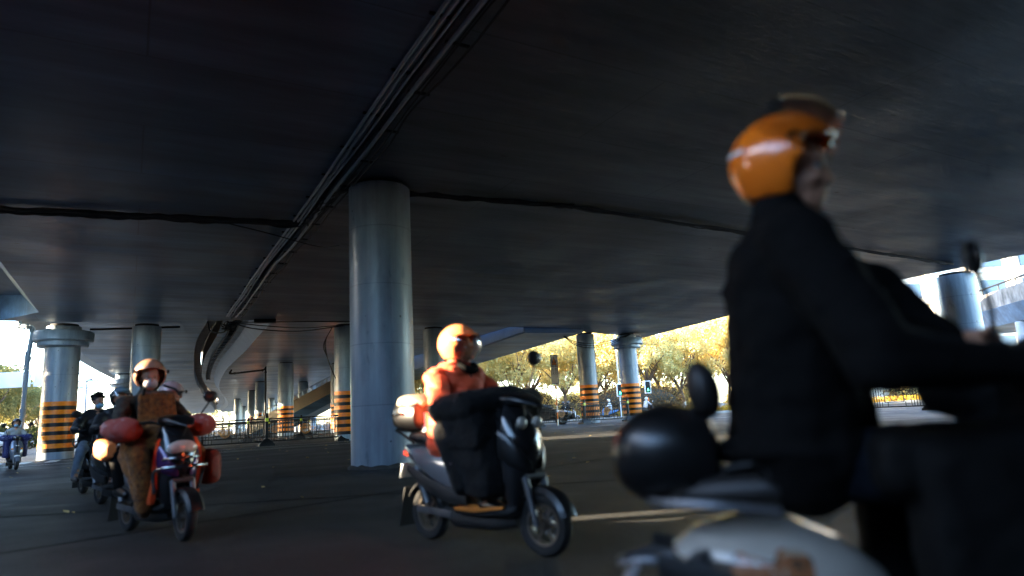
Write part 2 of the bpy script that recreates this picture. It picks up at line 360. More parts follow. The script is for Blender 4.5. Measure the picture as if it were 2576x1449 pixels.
# ------------------------------------------------------------------ shared materials
ANG_B = R(30)
M_SOFFIT = soffit_mat('painted_soffit', (.15, .275, .45), ANG_B)
M_ROUGH = soffit_mat('rough_soffit', (.20, .245, .30), ANG_B, .40, .56, .75, .045)
M_WEB = mat('painted_web', (.17, .24, .33), .5, var=.15, scale=1.2, bump=.02)
M_COL = mat('painted_column', (.25, .315, .38), .36, var=.18, scale=2.2, stretch=(1.4, 1.4, .45), bump=.03, bscale=9, rvar=.12, contrast=(.25, .6))
def weather_columns(m):
    """small chips, faint form joints every 1.25 m and vertical run marks in the column paint"""
    nt = m.node_tree; L = nt.links.new; b = nt.nodes['Principled BSDF']; src = b.inputs['Base Color'].links[0].from_socket
    tc = nd(nt, 'ShaderNodeTexCoord'); vo = nd(nt, 'ShaderNodeTexVoronoi'); vo.inputs['Scale'].default_value = 2.6; L(tc.outputs['Object'], vo.inputs['Vector'])
    pit = nd(nt, 'ShaderNodeMapRange'); pit.inputs['From Min'].default_value = .05; pit.inputs['From Max'].default_value = .085; pit.inputs['To Min'].default_value = .35; L(vo.outputs['Distance'], pit.inputs['Value'])
    mp = nd(nt, 'ShaderNodeMapping'); mp.inputs['Scale'].default_value = (9, 9, .35); L(tc.outputs['Object'], mp.inputs['Vector'])
    nz = nd(nt, 'ShaderNodeTexNoise'); nz.inputs['Scale'].default_value = 1.0; nz.inputs['Detail'].default_value = 6; L(mp.outputs[0], nz.inputs['Vector'])
    run = nd(nt, 'ShaderNodeMapRange'); run.inputs['From Min'].default_value = .34; run.inputs['From Max'].default_value = .6; run.inputs['To Min'].default_value = .86; run.inputs['To Max'].default_value = 1.03; L(nz.outputs['Fac'], run.inputs['Value'])
    sx = nd(nt, 'ShaderNodeSeparateXYZ'); L(tc.outputs['Object'], sx.inputs[0])
    md = nd(nt, 'ShaderNodeMath'); md.operation = 'PINGPONG'; md.inputs[1].default_value = .625; L(sx.outputs['Z'], md.inputs[0])
    jl = nd(nt, 'ShaderNodeMapRange'); jl.inputs['From Min'].default_value = .004; jl.inputs['From Max'].default_value = .016; jl.inputs['To Min'].default_value = .7; L(md.outputs[0], jl.inputs['Value'])
    prev = src
    for f in (pit, run, jl):
        mx = nd(nt, 'ShaderNodeMix'); mx.data_type = 'RGBA'; mx.blend_type = 'MULTIPLY'; mx.inputs['Factor'].default_value = 1; L(prev, mx.inputs[6]); L(f.outputs[0], mx.inputs[7]); prev = mx.outputs[2]
    L(prev, b.inputs['Base Color'])
weather_columns(M_COL)
M_PAR = mat('parapet_concrete', (.36, .34, .31), .8, var=.25, scale=1.3, stretch=(1, 1, .35), bump=.03)
M_BLACK = mat('black_steel', (.004, .004, .0042), .5, bump=.01, spec=.3)
M_DARKRUB = mat('dark_rubber', (.012, .012, .012), .85)
M_ORANGE = mat('orange_reflective', (.80, .20, .004), .42, coat=.0, var=.2, scale=5, rvar=.1, contrast=(.25, .6))
M_BLKBAND = mat('black_reflective', (.006, .0055, .0055), .45, spec=.3, var=.4, scale=6)
M_GALV = mat('galvanised_steel', (.42, .46, .5), .38, metal=.7, var=.15, scale=6)
M_PIPE = mat('painted_pipe', (.22, .29, .35), .45, var=.1, scale=3)
M_CABLE = mat('cable_sheath', (.012, .012, .014), .6)
M_YEL = mat('yellow_reflector', (.62, .72, .06), .3)
M_WHITE = mat('white_paint', (.78, .78, .76), .5)
M_LINE = mat('road_paint', (.5, .5, .47), .6, var=.5, scale=9, contrast=(.35, .6))
M_CONC = mat('pale_concrete', (.38, .37, .35), .8, var=.2, scale=1.5, bump=.02)

# ------------------------------------------------------------------ ground
g = MB().add([(-500, -300, 0), (500, -300, 0), (500, 700, 0), (-500, 700, 0)], [(0, 1, 2, 3)])
tag(g.build('road', asphalt_mat(), smooth=0), kind='structure')
def sheet(name, poly, z, m, kind='structure'):
    b = MB().add([(x, y, z) for x, y in poly], [tuple(range(len(poly)))])
    o = b.build(name, m, smooth=0); o['kind'] = kind; return o
def strip(name, a, b, wd, m, z=.004):
    a, b = Vector(a), Vector(b); n = Vector((-(b - a).y, (b - a).x)).normalized() * wd / 2
    return sheet(name, [tuple(a + n), tuple(a - n), tuple(b - n), tuple(b + n)], z, m)
DB = Vector((math.cos(R(29)), math.sin(R(29))))
for k, (p, L0, L1, wd) in enumerate([((-12.5, 31.6), -9, 12, .15), ((-12.4, 27.6), -9, 10, .15), ((-10.5, 29.9), -3, 8, .12), ((2, 35.5), 2, 20, .15)]):
    p = Vector(p); strip('lane_marking', p + DB * L0, p + DB * L1, wd, M_LINE, .004 + .0005 * k)
for k in range(7):
    p = Vector((-20.5 + k * .9, 26.2 + k * .45)); strip('lane_marking', p, p + Vector((-.49, .87)) * 2.6, .4, M_LINE, .005)
for k in range(5):
    p = Vector((-22.5 - k * 1.0, 36.0 + k * 3)); strip('lane_marking', p, p + Vector((-.49, .87)) * 1.8, .15, M_LINE, .005)
for k in range(3):
    p = Vector((2.6 + k * .2, 9.0 + k * 6)); strip('lane_marking', p, p + DB * .25, .1, M_LINE, .005)
for k, (p, q_, wd) in enumerate([((-9, 8.6), (6, 9.4), .10), ((-14, 12.2), (-3.6, 12.9), .09), ((-6, 4.2), (1.5, 13.0), .07), ((-16, 19), (8, 24), .1)]):
    strip('road_seam', p, q_, wd, mat('tar_seam', (.008, .008, .008), .8, spec=.2), .0035 + .0004 * k)
sheet('road_patch', [(-7.6, 9.9), (-4.9, 10.1), (-5.1, 11.6), (-7.9, 11.3)], .003, mat('newer_asphalt', (.016, .016, .017), .75, var=.3, scale=60, bump=.05, bscale=120))
# pavement along the far right trees, with a kerb and a planted verge
M_PAVE = mat('pale_paving', (.34, .33, .32), .8, var=.12, scale=3)
ka, kb = Vector((-14, 55.0)), Vector((60, 61.0)); kd = (kb - ka).normalized(); kn = Vector((-kd.y, kd.x))
def quadstrip(name, o0, o1, z0, z1, m, kind='structure'):
    P = [ka + kn * o0, kb + kn * o0, kb + kn * o1, ka + kn * o1]
    b = MB().prism([tuple(p) for p in P], z0, z1); o = b.build(name, m, smooth=0); o['kind'] = kind; return o
quadstrip('kerb', 0, .18, -.05, .14, M_CONC)
quadstrip('pavement', .18, 3.4, -.05, .13, M_PAVE)
quadstrip('verge', 3.4, 60, -.05, .12, mat('verge_soil', (.09, .07, .035), .9, var=.4, scale=2))
la, lb = Vector((-30, 40)), Vector((-70, 118)); ldv = (lb - la).normalized(); ln = Vector((-ldv.y, ldv.x))
ka, kb, kn = la + ln * 11, lb + ln * 11, ln
quadstrip('kerb', 0, .18, -.05, .14, M_CONC)
quadstrip('pavement', .18, 3.0, -.05, .13, M_PAVE)
quadstrip('verge', 3.0, 60, -.05, .12, mat('verge_soil', (.09, .07, .035)))
# low ground cover on the verge and a scatter of fallen leaves on the road
M_GC = leaf_mat('ground_cover_leaves', (.30, .20, .03), (.55, .33, .04), .3)
def leaf_quads(n, fpos, s, flat=False, rnd=random):
    b = MB()
    for _ in range(n):
        p = Vector(fpos()); q = Euler((rnd.uniform(-.35, .35) if flat else rnd.uniform(-1.3, 1.3), rnd.uniform(-.35, .35) if flat else rnd.uniform(-1.3, 1.3), rnd.uniform(0, 6.28))).to_matrix()
        a = s * rnd.uniform(.6, 1.3); e = .5
        b.add([p + q @ Vector(v) for v in ((-a, 0, 0), (0, -a * e, a * .12), (a, 0, 0), (0, a * e, a * .12))], [(0, 1, 2, 3)])
    return b
kd_ = Vector((74, 6)).normalized(); kn_ = Vector((-kd_.y, kd_.x)); k0 = Vector((-14, 55))
def gcpos():
    q = k0 + kd_ * random.uniform(10, 62) + kn_ * random.uniform(3.5, 6.8); return (q.x, q.y, .12 + random.uniform(0, .45))
tag(leaf_quads(5200, gcpos, .12).build('ground_cover', M_GC, smooth=0), 'yellow orange low ground cover on the verge under the right hand trees', 'ground cover', kind='stuff')
def flpos():
    return (random.uniform(-22, 3), random.uniform(8, 34), .012)
tag(leaf_quads(130, flpos, .06, True).build('fallen_leaves', leaf_mat('fallen_leaf', (.5, .3, .08), (.75, .6, .3), .1), smooth=0), 'pale yellow fallen leaves scattered on the asphalt', 'fallen leaves', kind='stuff')

# ------------------------------------------------------------------ overpass decks
DA = Vector((-.490, .872)); DAN = Vector((-.872, -.490))     # along the decks / to their left
ZS, ZT = 6.08, 8.0
def on(p, t): return tuple(Vector(p) + DA * t)
def line(name, pts, z): return [(x, y, z) for x, y in pts]
# near left deck: flange between its left edge and the conduit gap, a web and a cantilever wing on the left
gapL = [(14.6, -20), (3.58, 0), (-.69, 7.55), (-3.26, 12.3), (-5.37, 16.07), (-8.78, 22.27), (-14.15, 32.04)]
gapR = [(14.9, -20), (3.98, 0), (-.05, 7.5), (-2.35, 11.7), (-4.75, 16.1), (-7.9, 21.6), (-13.35, 31.65)]
pipL, pipR = gapL, gapR
gapL, gapR = [tuple(Vector(a).lerp(Vector(q), .42)) for a, q in zip(pipL, pipR)], [tuple(Vector(a).lerp(Vector(q), .66)) for a, q in zip(pipL, pipR)]
leftE = [(-19.6, 27.1), (-14.84, 18.79), (-4.07, 0), (7.4, -20)]
dl = empty('overpass_deck', (0, 0, 0)); tag(dl, 'grey blue deck left of the pipe filled slot in the ceiling', 'overpass deck')
MB().prism(gapL + [(-19.2, 30.3), (-22.5, 28.6)] + leftE[0:], ZS, ZT).build('soffit', M_SOFFIT, dl, smooth=0)
w1 = [Vector(p) for p in [(-20.8, 29.15)] + leftE[1:]]
b = MB(); off = Vector((-.872, -.49))
prof = [(.02, ZS + .05), (.75, 7.0), (2.4, 7.35), (2.4, 7.6), (.02, 7.6)]
b.rings([[(p.x + off.x * o, p.y + off.y * o, z) for o, z in prof] for p in w1]); b.build('cantilever_wing', M_WEB, dl, smooth=0)
b = MB(); prof = [(2.15, 7.602), (2.41, 7.602), (2.41, 8.6), (2.2, 8.6)]
b.rings([[(p.x + off.x * o, p.y + off.y * o, z) for o, z in prof] for p in w1]); b.build('parapet', M_PAR, dl, smooth=0)
# near right deck, the wide one carried by the big column
rightE = [(9.9, 51.0), (13.2, 40.3), (20.5, 26.1), (28.0, 11.6), (44.2, -20)]
dr = empty('overpass_deck', (0, 0, 0)); tag(dr, 'wide dark deck resting on the big plain column, right of the pipe slot', 'overpass deck')
MB().prism(gapR + [(-11.64, 32.61), (-8.85, 34.79), (-4.4, 37.98), (3.46, 42.3), (4.9, 45.3), (8.4, 49.3)] + rightE, ZS - .003, ZT).build('soffit', M_ROUGH, dr, smooth=0)
b = MB(); prof = [(-.45, ZT + .002), (0, ZT + .002), (-.1, ZT + 4.7), (-.35, ZT + 4.7)]  # made extra tall, out of view, to shade the crossing overpass
w2 = [Vector(p) for p in rightE]; o2 = Vector((.889, .457))
b.rings([[(p.x + o2.x * o, p.y + o2.y * o, z) for o, z in prof] for p in w2]); b.build('parapet', M_PAR, dr, smooth=0)
def offs(pts, i):
    a = Vector(pts[max(i - 1, 0)]); c = Vector(pts[min(i + 1, len(pts) - 1)]); d = (c - a).normalized(); return Vector((-d.y, d.x))
def sweep(name, pts, prof, m, parent, smooth=35, zf=None):
    b = MB(); pts = [tuple(p)[:2] for p in pts]
    b.rings([[(p[0] + offs(pts, i).x * o, p[1] + offs(pts, i).y * o, z + (zf[i] if zf else 0)) for o, z in prof] for i, p in enumerate(pts)])
    return b.build(name, m, parent, smooth=smooth)
def cv2(pts, n=5): return [(v.x, v.y) for v in curve([(x, y, 0) for x, y in pts], n)]
LE = cv2([(-14.2, 31.0), (-18.05, 37.82), (-21.44, 44.44), (-26.86, 55.62), (-35.64, 74.3), (-44.51, 94.41), (-55.8, 120.74), (-83.28, 185.13), (-100, 222)])
RE = cv2([(-11.1, 31.4), (-14.9, 38.7), (-18.64, 46.08), (-26.52, 61.16), (-35.4, 79.76), (-42.92, 97.17), (-54.18, 125.28), (-67.97, 158), (-82.74, 189), (-97, 221)])
ZF = 6.24
fl = empty('overpass_deck'); tag(fl, 'far curved deck left of the bright winding slit', 'overpass deck')
sweep('soffit', LE, [(0, ZF), (6.6, ZF), (6.6, 8.2), (0, 8.2)], M_SOFFIT, fl, 0)
sweep('cantilever_wing', LE, [(6.61, ZF + .03), (7.2, 7.05), (9.1, 7.45), (9.1, 7.7), (6.61, 7.7)], M_WEB, fl)
sweep('parapet', LE, [(8.85, 7.702), (9.11, 7.702), (9.11, 8.6), (8.9, 8.6)], M_PAR, fl)
sweep('inner_parapet', LE, [(.0, 8.19), (.0, 7.1), (-.52, 7.1), (-.52, 8.19)], M_PAR, fl)
fr = empty('overpass_deck'); tag(fr, 'far wide deck right of the bright winding slit, with a pale blue web', 'overpass deck')
sweep('soffit', RE, [(0, ZF - .01), (-14.2, ZF - .01), (-14.2, 8.2), (0, 8.2)], M_SOFFIT, fr, 0)
sweep('web', RE, [(.0, ZF + .02), (.62, 6.98), (.62, 7.3), (.0, 7.3)], M_WEB, fr)
sweep('cantilever_wing', RE, [(.62, 7.0), (1.95, 7.15), (1.95, 7.5), (.62, 7.5)], M_SOFFIT, fr)
sweep('parapet', RE, [(1.7, 7.502), (1.96, 7.1), (1.96, 9.6), (1.75, 9.6)], mat('stained_parapet', (.3, .26, .2), .85), fr)
tag(MB().rings([[(a[0] - .5, a[1], 8.3), (q_[0] + .5, q_[1], 8.3), (q_[0] + .5, q_[1], 8.5), (a[0] - .5, a[1], 8.5)] for a, q_ in zip(LE[:18], RE[:18])]).build('slot_cover', M_PAR, smooth=0), 'dark concrete strip covering the near end of the far winding slit', 'slot cover')
# slip road box girder on the right
RP = [(3.3, 36.2), (-.5, 43.6), (-3.03, 49.4), (-9.4, 62.5), (-16.5, 76.5), (-30, 103)]
RP = [tuple(Vector((.55, 41.2)) + Vector((-.458, .889)) * t) for t in (0, 8, 20, 40, 66)]
rp = empty('overpass_deck'); tag(rp, 'narrow slip road girder with a dark side web, hung low beside the right hand deck', 'overpass deck')
RZ = [.8, .56, .2, -.1, -.4]
sweep('girder', RP, [(-.15, 5.0), (-4.3, 5.0), (-5.2, 5.9), (-5.2, 7.9), (-.15, 7.9)], M_SOFFIT, rp, 0, RZ)
sweep('web', RP, [(-.02, 5.06), (-.15, 5.01), (-.15, 6.4), (-.02, 6.4)], M_WEB, rp, 35, RZ)

# descending ramp with a railing far behind the columns
dn = empty('ramp'); tag(dn, 'concrete ramp climbing to the right with a low railing on its parapet', 'ramp')
rpts = [(-29.5, 74), (-24.7, 72), (-19.8, 70.6), (-14.5, 69.6), (-9, 69.0)]; rz_ = [.25, 1.95, 4.0, 5.6, 7.0]
b = MB(); b.rings([[(x, y, z - .1), (x, y, z + 1.2), (x, y + .3, z + 1.2), (x, y + .3, z - .1)] for (x, y), z in zip(rpts, rz_)]); b.build('parapet', mat('stained_parapet', (.2, .165, .12), .85, var=.4, scale=.9, stretch=(1, 1, .3)), dn, smooth=0)
b = MB(); b.rings([[(x, y + .05, z - .1), (x, y + 1.2, z - .9), (x, y + 5.5, z - .9), (x, y + 6, z)] for (x, y), z in zip(rpts, rz_)]); b.build('girder', M_SOFFIT, dn, smooth=0)
b = MB()
for k in range(36):
    t = k / 35 * (len(rpts) - 1.001); i = int(t); u = t - i; x = rpts[i][0] * (1 - u) + rpts[i + 1][0] * u; y = rpts[i][1] * (1 - u) + rpts[i + 1][1] * u; z = rz_[i] * (1 - u) + rz_[i + 1] * u
    b.box((x, y + .15, z + 1.45), (.08, .08, .5))
b.tube([(x, y + .15, z + 1.7) for (x, y), z in zip(rpts, rz_)], .05); b.build('railing', M_GALV, dn)

# crossing overpass on the right with a stained parapet and a handrail
ov = empty('overpass_deck'); tag(ov, 'higher crossing overpass at the right edge with a stained parapet and dark handrail', 'overpass deck')
OP = [(31.6, 36.5), (32.56, 42.24), (33.74, 47.78), (35.2, 54.5)]
b = MB(); b.rings([[(x, y, 6.3), (x, y, 7.42), (x + .25, y, 7.42), (x + .25, y, 6.3)] for x, y in OP]); b.build('parapet', mat('weathered_parapet', (.22, .2, .18), .9, var=.6, scale=1.6, stretch=(1, 1, .5), bump=.05), ov, smooth=0)
b = MB(); b.rings([[(x - .1, y, 6.29), (x + 8, y, 6.29), (x + 8, y, 5.2), (x + .8, y, 5.2)] for x, y in OP]); b.build('girder', M_SOFFIT, ov, smooth=0)
b = MB(); b.tube([(x + .12, y, 7.85) for x, y in OP], .06)
for k in range(9):
    t = k / 8; y = 36.6 + t * 17.8; x = 31.6 + t * 3.55; b.tube([(x + .12, y, 7.4), (x + .12, y, 7.85)], .04)
b.build('handrail', M_BLACK, ov)
# lit ramp walls seen beneath the near rider's arm
lw = empty('ramp'); tag(lw, 'pale blue grey ramp wall beyond the near rider, sloping up to the right', 'ramp')
b = MB(); b.rings([[(x, y, z), (x, y, z + 1.0), (x, y + .4, z + 1.0), (x, y + .4, z)] for x, y, z in ((26, 58, 4.2), (30.6, 56, 4.5), (35.0, 54, 5.3), (40, 52, 6.1))]); b.build('parapet', mat('ramp_paint', (.5, .52, .55), .6, var=.2, scale=1.2), lw, smooth=0)
b = MB(); b.rings([[(x, y + .1, z), (x, y + .9, z - .7), (x, y + 6, z - .7), (x, y + 6, z)] for x, y, z in ((26, 58, 4.2), (30.6, 56, 4.5), (35.0, 54, 5.3), (40, 52, 6.1))]); b.build('girder', M_SOFFIT, lw, smooth=0)
for x, y, z in ((28.0, 60, 3.7), (36.2, 57.5, 4.4)): MB().lathe([(.6, 0), (.6, z)], 20, (x, y, 0)).build('pier', M_COL, lw)

# ------------------------------------------------------------------ columns
def column(x, y, r, top, label, stripes=True, collar=False, grp='columns under the overpass', seg=40):
    o = empty('overpass_column', (x, y, 0)); tag(o, label, 'column', grp)
    pr = [(r, 0), (r, top - .16)]
    b = MB(); n = 14
    b.lathe([(r * (1 + .0), top * .97 * k / n) for k in range(n + 1)], seg, cap=False)
    b.lathe([(r, top * .97), (r * .999, top - .1), (r * .5, top - .1)], seg)
    b.build('shaft', M_COL, o)
    MB().lathe([(r * .82, top - .11), (r * .82, top + .02)], seg).build('bearing_pad', M_DARKRUB, o)
    if stripes:
        z0, h = .32, .185; prof = [(r + .001, z0), (r + .006, z0)]; mids = [1]
        z = z0
        for k in range(12):
            hh = .17 if k % 2 == 0 else .20; z += hh; prof.append((r + .006, z)); mids.append(1 if k % 2 == 0 else 0)
        prof.append((r, z)); mids.append(0)
        MB().lathe(prof, seg, mids=mids).build('warning_stripes', [M_ORANGE, M_BLKBAND], o)
    if collar:
        R1, R2 = r * 1.74, r * 1.46
        MB().lathe([(r + .002, 5.16), (r + .002, 5.03), (R2 - .05, 5.03), (R2, 5.08), (R2, 5.26), (R1 - .05, 5.27), (R1, 5.32), (R1, 5.68), (R1 - .04, 5.74), (r + .002, 5.74)], 48).build('collar', M_COL, o)
    return o
column(-2.84, 14.2, .667, ZS - .0, 'big plain blue grey column in the middle, without stripes', False)
column(-20.95, 30.7, .70, ZS, 'column with a round collar and bright stripes beside the drainpipe on the left', True, True)
column(-17.8, 32.0, .63, ZS, 'plain topped column rising behind the purple scooter rider', True)
column(-35.16, 59.8, .65, ZF, 'distant collared column between the two left columns', True, True)
column(-19.7, 57.2, .64, ZF, 'broad striped column framed in the middle of the left fence', True)
column(-30.6, 80.0, .56, ZF, 'striped column left of the broad one behind the left fence', True)
column(-26.93, 84.6, .60, ZF, 'striped column in front of the far ramp, right of the broad one', True)
column(-16.2, 60.7, .62, ZF, 'striped column half hidden beside the big plain column, the farther of two', True)
column(-9.05, 35.7, .65, ZS, 'striped column with a hanging black cable loop at the left edge of the big plain column', True)
column(-4.73, 38.8, .62, ZS, 'column in the shade right behind the big plain column', True)
column(4.85, 46.0, .62, ZS, 'striped column without a collar beside the warning sign on the right', True)
column(8.0, 47.8, .66, ZS, 'collared striped column on the right in front of the golden trees', True, True)
column(20.14, 29.9, .75, ZS, 'plain column at the right edge under the deck, above the near rider\'s arm', False)
column(-39.0, 98.9, .60, ZF, 'dark striped column far off, left of the striped pair', True)
far = [(-36.8, 121), (-52, 125), (-47.5, 130), (-62, 150), (-56, 154), (-44.5, 141), (-70, 172), (-64, 178), (-80, 196), (-74, 200)]
for x, y in far:
    column(x, y, .62, ZF, 'pale column in the far rows beyond the left fence', False, False, 'pale columns in the far rows', 20)
column(34.5, 45.0, .6, 5.3, 'pier carrying the crossing overpass at the right edge', False)
bc = bpy.data.objects['overpass_column']
b = MB(); a_ = R(-62); b.box((.667 * math.cos(a_), .667 * math.sin(a_), 2.9), (.012, .02, 5.7), rz=a_); b.build('casting_joint', M_COL, bc, smooth=0)
b = MB(); q_ = random.Random(5); ring = []
for r_0, z_0 in ((.72, 0), (.70, .05), (.672, .09), (.66, .09)): ring.append([((r_0 + q_.uniform(-.02, .04) * (z_0 < .06)) * math.cos(2 * math.pi * k / 40), (r_0 + q_.uniform(-.02, .04) * (z_0 < .06)) * math.sin(2 * math.pi * k / 40), z_0 * q_.uniform(.5, 1.1)) for k in range(40)])
b.rings(ring, cap=False); b.build('base_grout', mat('dirty_mortar', (.06, .055, .05), .95, var=.4, scale=8), bc)

# dark slab closing the slot between the two near decks, above the pipes
tag(MB().rings([[(a[0] - .25, a[1], 6.35), (q[0] + .25, q[1], 6.35), (q[0] + .25, q[1], 7.0), (a[0] - .25, a[1], 7.0)] for a, q in zip(gapL, gapR)]).build('slot_cover', M_PAR, smooth=0),
    'dark concrete strip closing the slot above the pipes', 'slot cover')

# ------------------------------------------------------------------ pipes and cables on the soffit
def gp(t, o, z):
    """point along the slot centre line: t metres from the camera side, o to the left, z"""
    i = 0; acc = 0; mid = [((a[0] + b_[0]) / 2, (a[1] + b_[1]) / 2) for a, b_ in zip(gapL, gapR)]
    for i in range(len(mid) - 1):
        a, b_ = Vector(mid[i]), Vector(mid[i + 1]); L = (b_ - a).length
        if acc + L >= t or i == len(mid) - 2:
            u = (t - acc) / L; p = a + (b_ - a) * u; return (p.x + DAN.x * o, p.y + DAN.y * o, z)
        acc += L
M_COND = mat('steel_conduit', (.5, .56, .62), .32, metal=.35, var=.1, scale=8)
rnd = random.Random(3)
T0, T1 = 20.0, 57.5
def wob(o, a, z, n=14, rad=.022, brk=None):
    return curve([gp(T0 + (T1 - T0) * k / n, o + rnd.uniform(-a, a), z + rnd.uniform(-.012, .012)) for k in range(n + 1)], 6)
for k, (o, z, rad, lab) in enumerate([(.27, 6.0, .028, 'steel conduit pipe leftmost in the bundle along the slot'), (.18, 6.0, .028, 'steel conduit pipe second from the left along the slot'),
                                     (.09, 5.99, .02, 'thin steel conduit pipe with a bend, third from the left along the slot'), (-.13, 5.99, .034, 'thick steel conduit pipe on the right side of the slot')]):
    tag(MB().tube(wob(o, .02 + .03 * (k > 1), z), rad, 8).build('conduit_pipe', M_COND), lab, 'pipe', 'conduits along the slot')
for k in range(3):
    tag(MB().tube(wob(-.20 - .08 * k, .05, 6.0 - .02 * k, 26), .012 + .004 * k, 6).build('cable', M_CABLE),
        ['thin black cable closest to the thick conduit in the slot', 'black cable wandering beside the slot bundle', 'black cable on the outer right of the slot bundle'][k], 'cable', 'cables along the slot')
for k in range(24):
    t = T0 + 1 + k * 1.55
    tag(MB().box(Vector(gp(t, .19, 6.05)), (.04, .32, .03), rz=math.atan2(DA.y, DA.x)).build('pipe_bracket', M_BLACK, smooth=0), 'dark bracket strapping the pipes on the left of the ceiling slot', 'bracket', 'brackets left of the slot')
    tag(MB().box(Vector(gp(t + .5, -.26, 6.03)), (.045, .36, .03), rz=math.atan2(DA.y, DA.x)).build('cable_bracket', M_BLACK, smooth=0), 'dark bracket holding the cables on the right of the ceiling slot', 'bracket', 'brackets right of the slot')
def cable(pts, r, lab, grp=None, n=6):
    return tag(MB().tube(curve(pts, n), r, 6).build('cable', M_CABLE), lab, 'cable', grp)
def bundle(a, c, n, r, lab, grp, sag=.10, seed=1, spread=.13, nseg=16):
    q = random.Random(seed); a, c = Vector(a), Vector(c); d = (c - a).normalized(); s = Vector((-d.y, d.x, 0))
    for k in range(n):
        o = q.uniform(-spread, spread); zz = q.uniform(0, .06); pts = []
        for i in range(nseg + 1):
            p = a.lerp(c, i / nseg) + s * (o + q.uniform(-.05, .05)) + Vector((0, 0, -.03 - zz - abs(math.sin(i * 1.57 + k)) * sag * q.uniform(.2, 1)))
            pts.append(p)
        cable(pts, r * q.uniform(.7, 1.4), lab, grp, 4)
bundle((-12.2, 13.75, ZS), (-5.3, 16.45, ZS), 9, .026, 'black cable in the sagging bundle crossing the left ceiling', 'cables across the left ceiling', .07, 2)
bundle((-5.3, 16.45, ZS), (-3.66, 13.97, ZS), 5, .02, 'black cable crossing under the pipe slot between the two ceiling bundles', 'cables crossing under the slot', .05, 5)
bundle((-3.66, 13.97, ZS), (1.65, 16.3, ZS), 6, .022, 'black cable in the bundle from the big column across the right ceiling', 'cables across the right ceiling', .05, 7)
bundle((1.65, 16.3, ZS), (18.2, 27.0, ZS), 6, .022, 'black cable in the bundle running behind the near rider across the ceiling', 'cables behind the near rider', .06, 9, nseg=30)
cable([(-7.2, 15.7, 5.98), (-6.2, 16.4, 5.80), (-5.2, 17.6, 5.68), (-4.9, 18.6, 5.95)], .014, 'thin black wire sagging left of the pipe slot')
# dangling wires near the far end of the slot
E1 = Vector((-13.7, 31.8, 5.98))
cable([E1, (-12.5, 31.9, 5.6), (-10.8, 33.2, 5.55), (-9.0, 34.9, 5.95)], .03, 'black cable sagging deepest between the slot end and the striped column', 'wires at the far slot end')
cable([E1, (-12.2, 32.0, 5.75), (-10.6, 33.3, 5.72), (-9.0, 34.9, 5.98)], .025, 'black cable sagging between the slot end and the striped column', 'wires at the far slot end')
cable([E1, (-12.0, 31.6, 5.86), (-9.8, 32.7, 5.92), (-6.8, 35.0, 6.04)], .03, 'taut black cable running from the slot end to the right', 'wires at the far slot end')
cable([E1 + Vector((-.1, 0, 0)), (-13.9, 31.7, 5.5), (-14.5, 31.6, 5.55), (-14.9, 32.1, 6.1)], .03, 'black cable loop left of the slot end', 'wires at the far slot end')
q = random.Random(4)
for k in range(7):
    pts = [E1 + Vector((q.uniform(-.35, .35), q.uniform(-.3, .3), q.uniform(-.42, .02))) for _ in range(7)]
    cable(pts, .022, 'black cable in the tangled knot at the slot end', 'cable knot at the slot end')
tag(MB().box((-12.1, 32.1, 5.98), (1.0, .25, .2), rz=R(20), bev=.02).build('junction_box', M_BLACK), 'dark junction box under the ceiling beside the cable knot', 'junction box')
for k in range(3):
    cable([(-9.7, 35.2, 5.9), (-9.95 - .06 * k, 34.95, 5.2 - .1 * k), (-9.85, 34.9, 4.3), (-9.55 + .05 * k, 34.95, 3.4 - .1 * k)], .022, 'black cable hanging in a loop in front of the striped column', 'cable loops on the striped column')
for k in range(3):
    cable([(2.9, 43.6, 6.0), (4.2, 44.6, 5.35 - .12 * k), (6.2, 46.3, 5.45 - .15 * k), (8.4, 47.2, 6.05)], .025, 'black cable slung between the two right hand striped columns', 'cables between the right columns')
# cable ladder in the far slot
b = MB(); LP = [offs(RE, i) * 1.45 + Vector(RE[i]) for i in range(22)]
b.tube([(p.x, p.y, 6.95) for p in LP], .05, 6); LQ = [offs(RE, i) * 1.05 + Vector(RE[i]) for i in range(22)]; b.tube([(p.x, p.y, 6.95) for p in LQ], .05, 6)
for i in range(0, 21):
    for u in (0, .33, .66): a = LP[i].lerp(LP[i + 1], u); c = LQ[i].lerp(LQ[i + 1], u); b.tube([(a.x, a.y, 6.95), (c.x, c.y, 6.95)], .035, 5)
tag(b.build('cable_ladder', M_BLACK), 'black cable ladder hung inside the far winding slot', 'cable ladder')
# drain pipes
def drain(pts, r, lab, m=M_PIPE):
    b = MB(); b.tube(curve(pts, 5), r, 12)
    for i in range(1, len(pts) - 1): b.tube([Vector(pts[i]) - (Vector(pts[i + 1]) - Vector(pts[i])).normalized() * .08, Vector(pts[i]) + (Vector(pts[i + 1]) - Vector(pts[i])).normalized() * .08], r * 1.35, 12)
    return tag(b.build('drain_pipe', m), lab, 'drain pipe')
drain([(-22.75, 30.2, 6.75), (-22.7, 30.2, 6.35), (-22.6, 30.1, 6.06), (-22.3, 30.0, 6.0), (-21.6, 29.95, 5.95), (-21.95, 29.85, 5.9), (-21.85, 29.8, 5.7), (-21.88, 29.75, 4.5), (-21.9, 29.7, 2.2), (-21.95, 29.7, .5)][0:4] + [(-22.1, 29.95, 5.97), (-21.85, 29.9, 5.8), (-21.88, 29.8, 4.5), (-21.9, 29.75, 2.2), (-21.95, 29.7, .45)], .09, 'blue grey drainpipe running down the collared striped column on the left')
drain([(-26.0, 61.0, 6.15), (-25.9, 60.5, 5.85), (-25.5, 60.5, 5.8), (-22.8, 60.0, 5.9), (-22.5, 60, 5.7), (-22.5, 60, .2)], .08, 'dark drainpipe crossing under the far deck and down left of the broad column', M_BLACK)
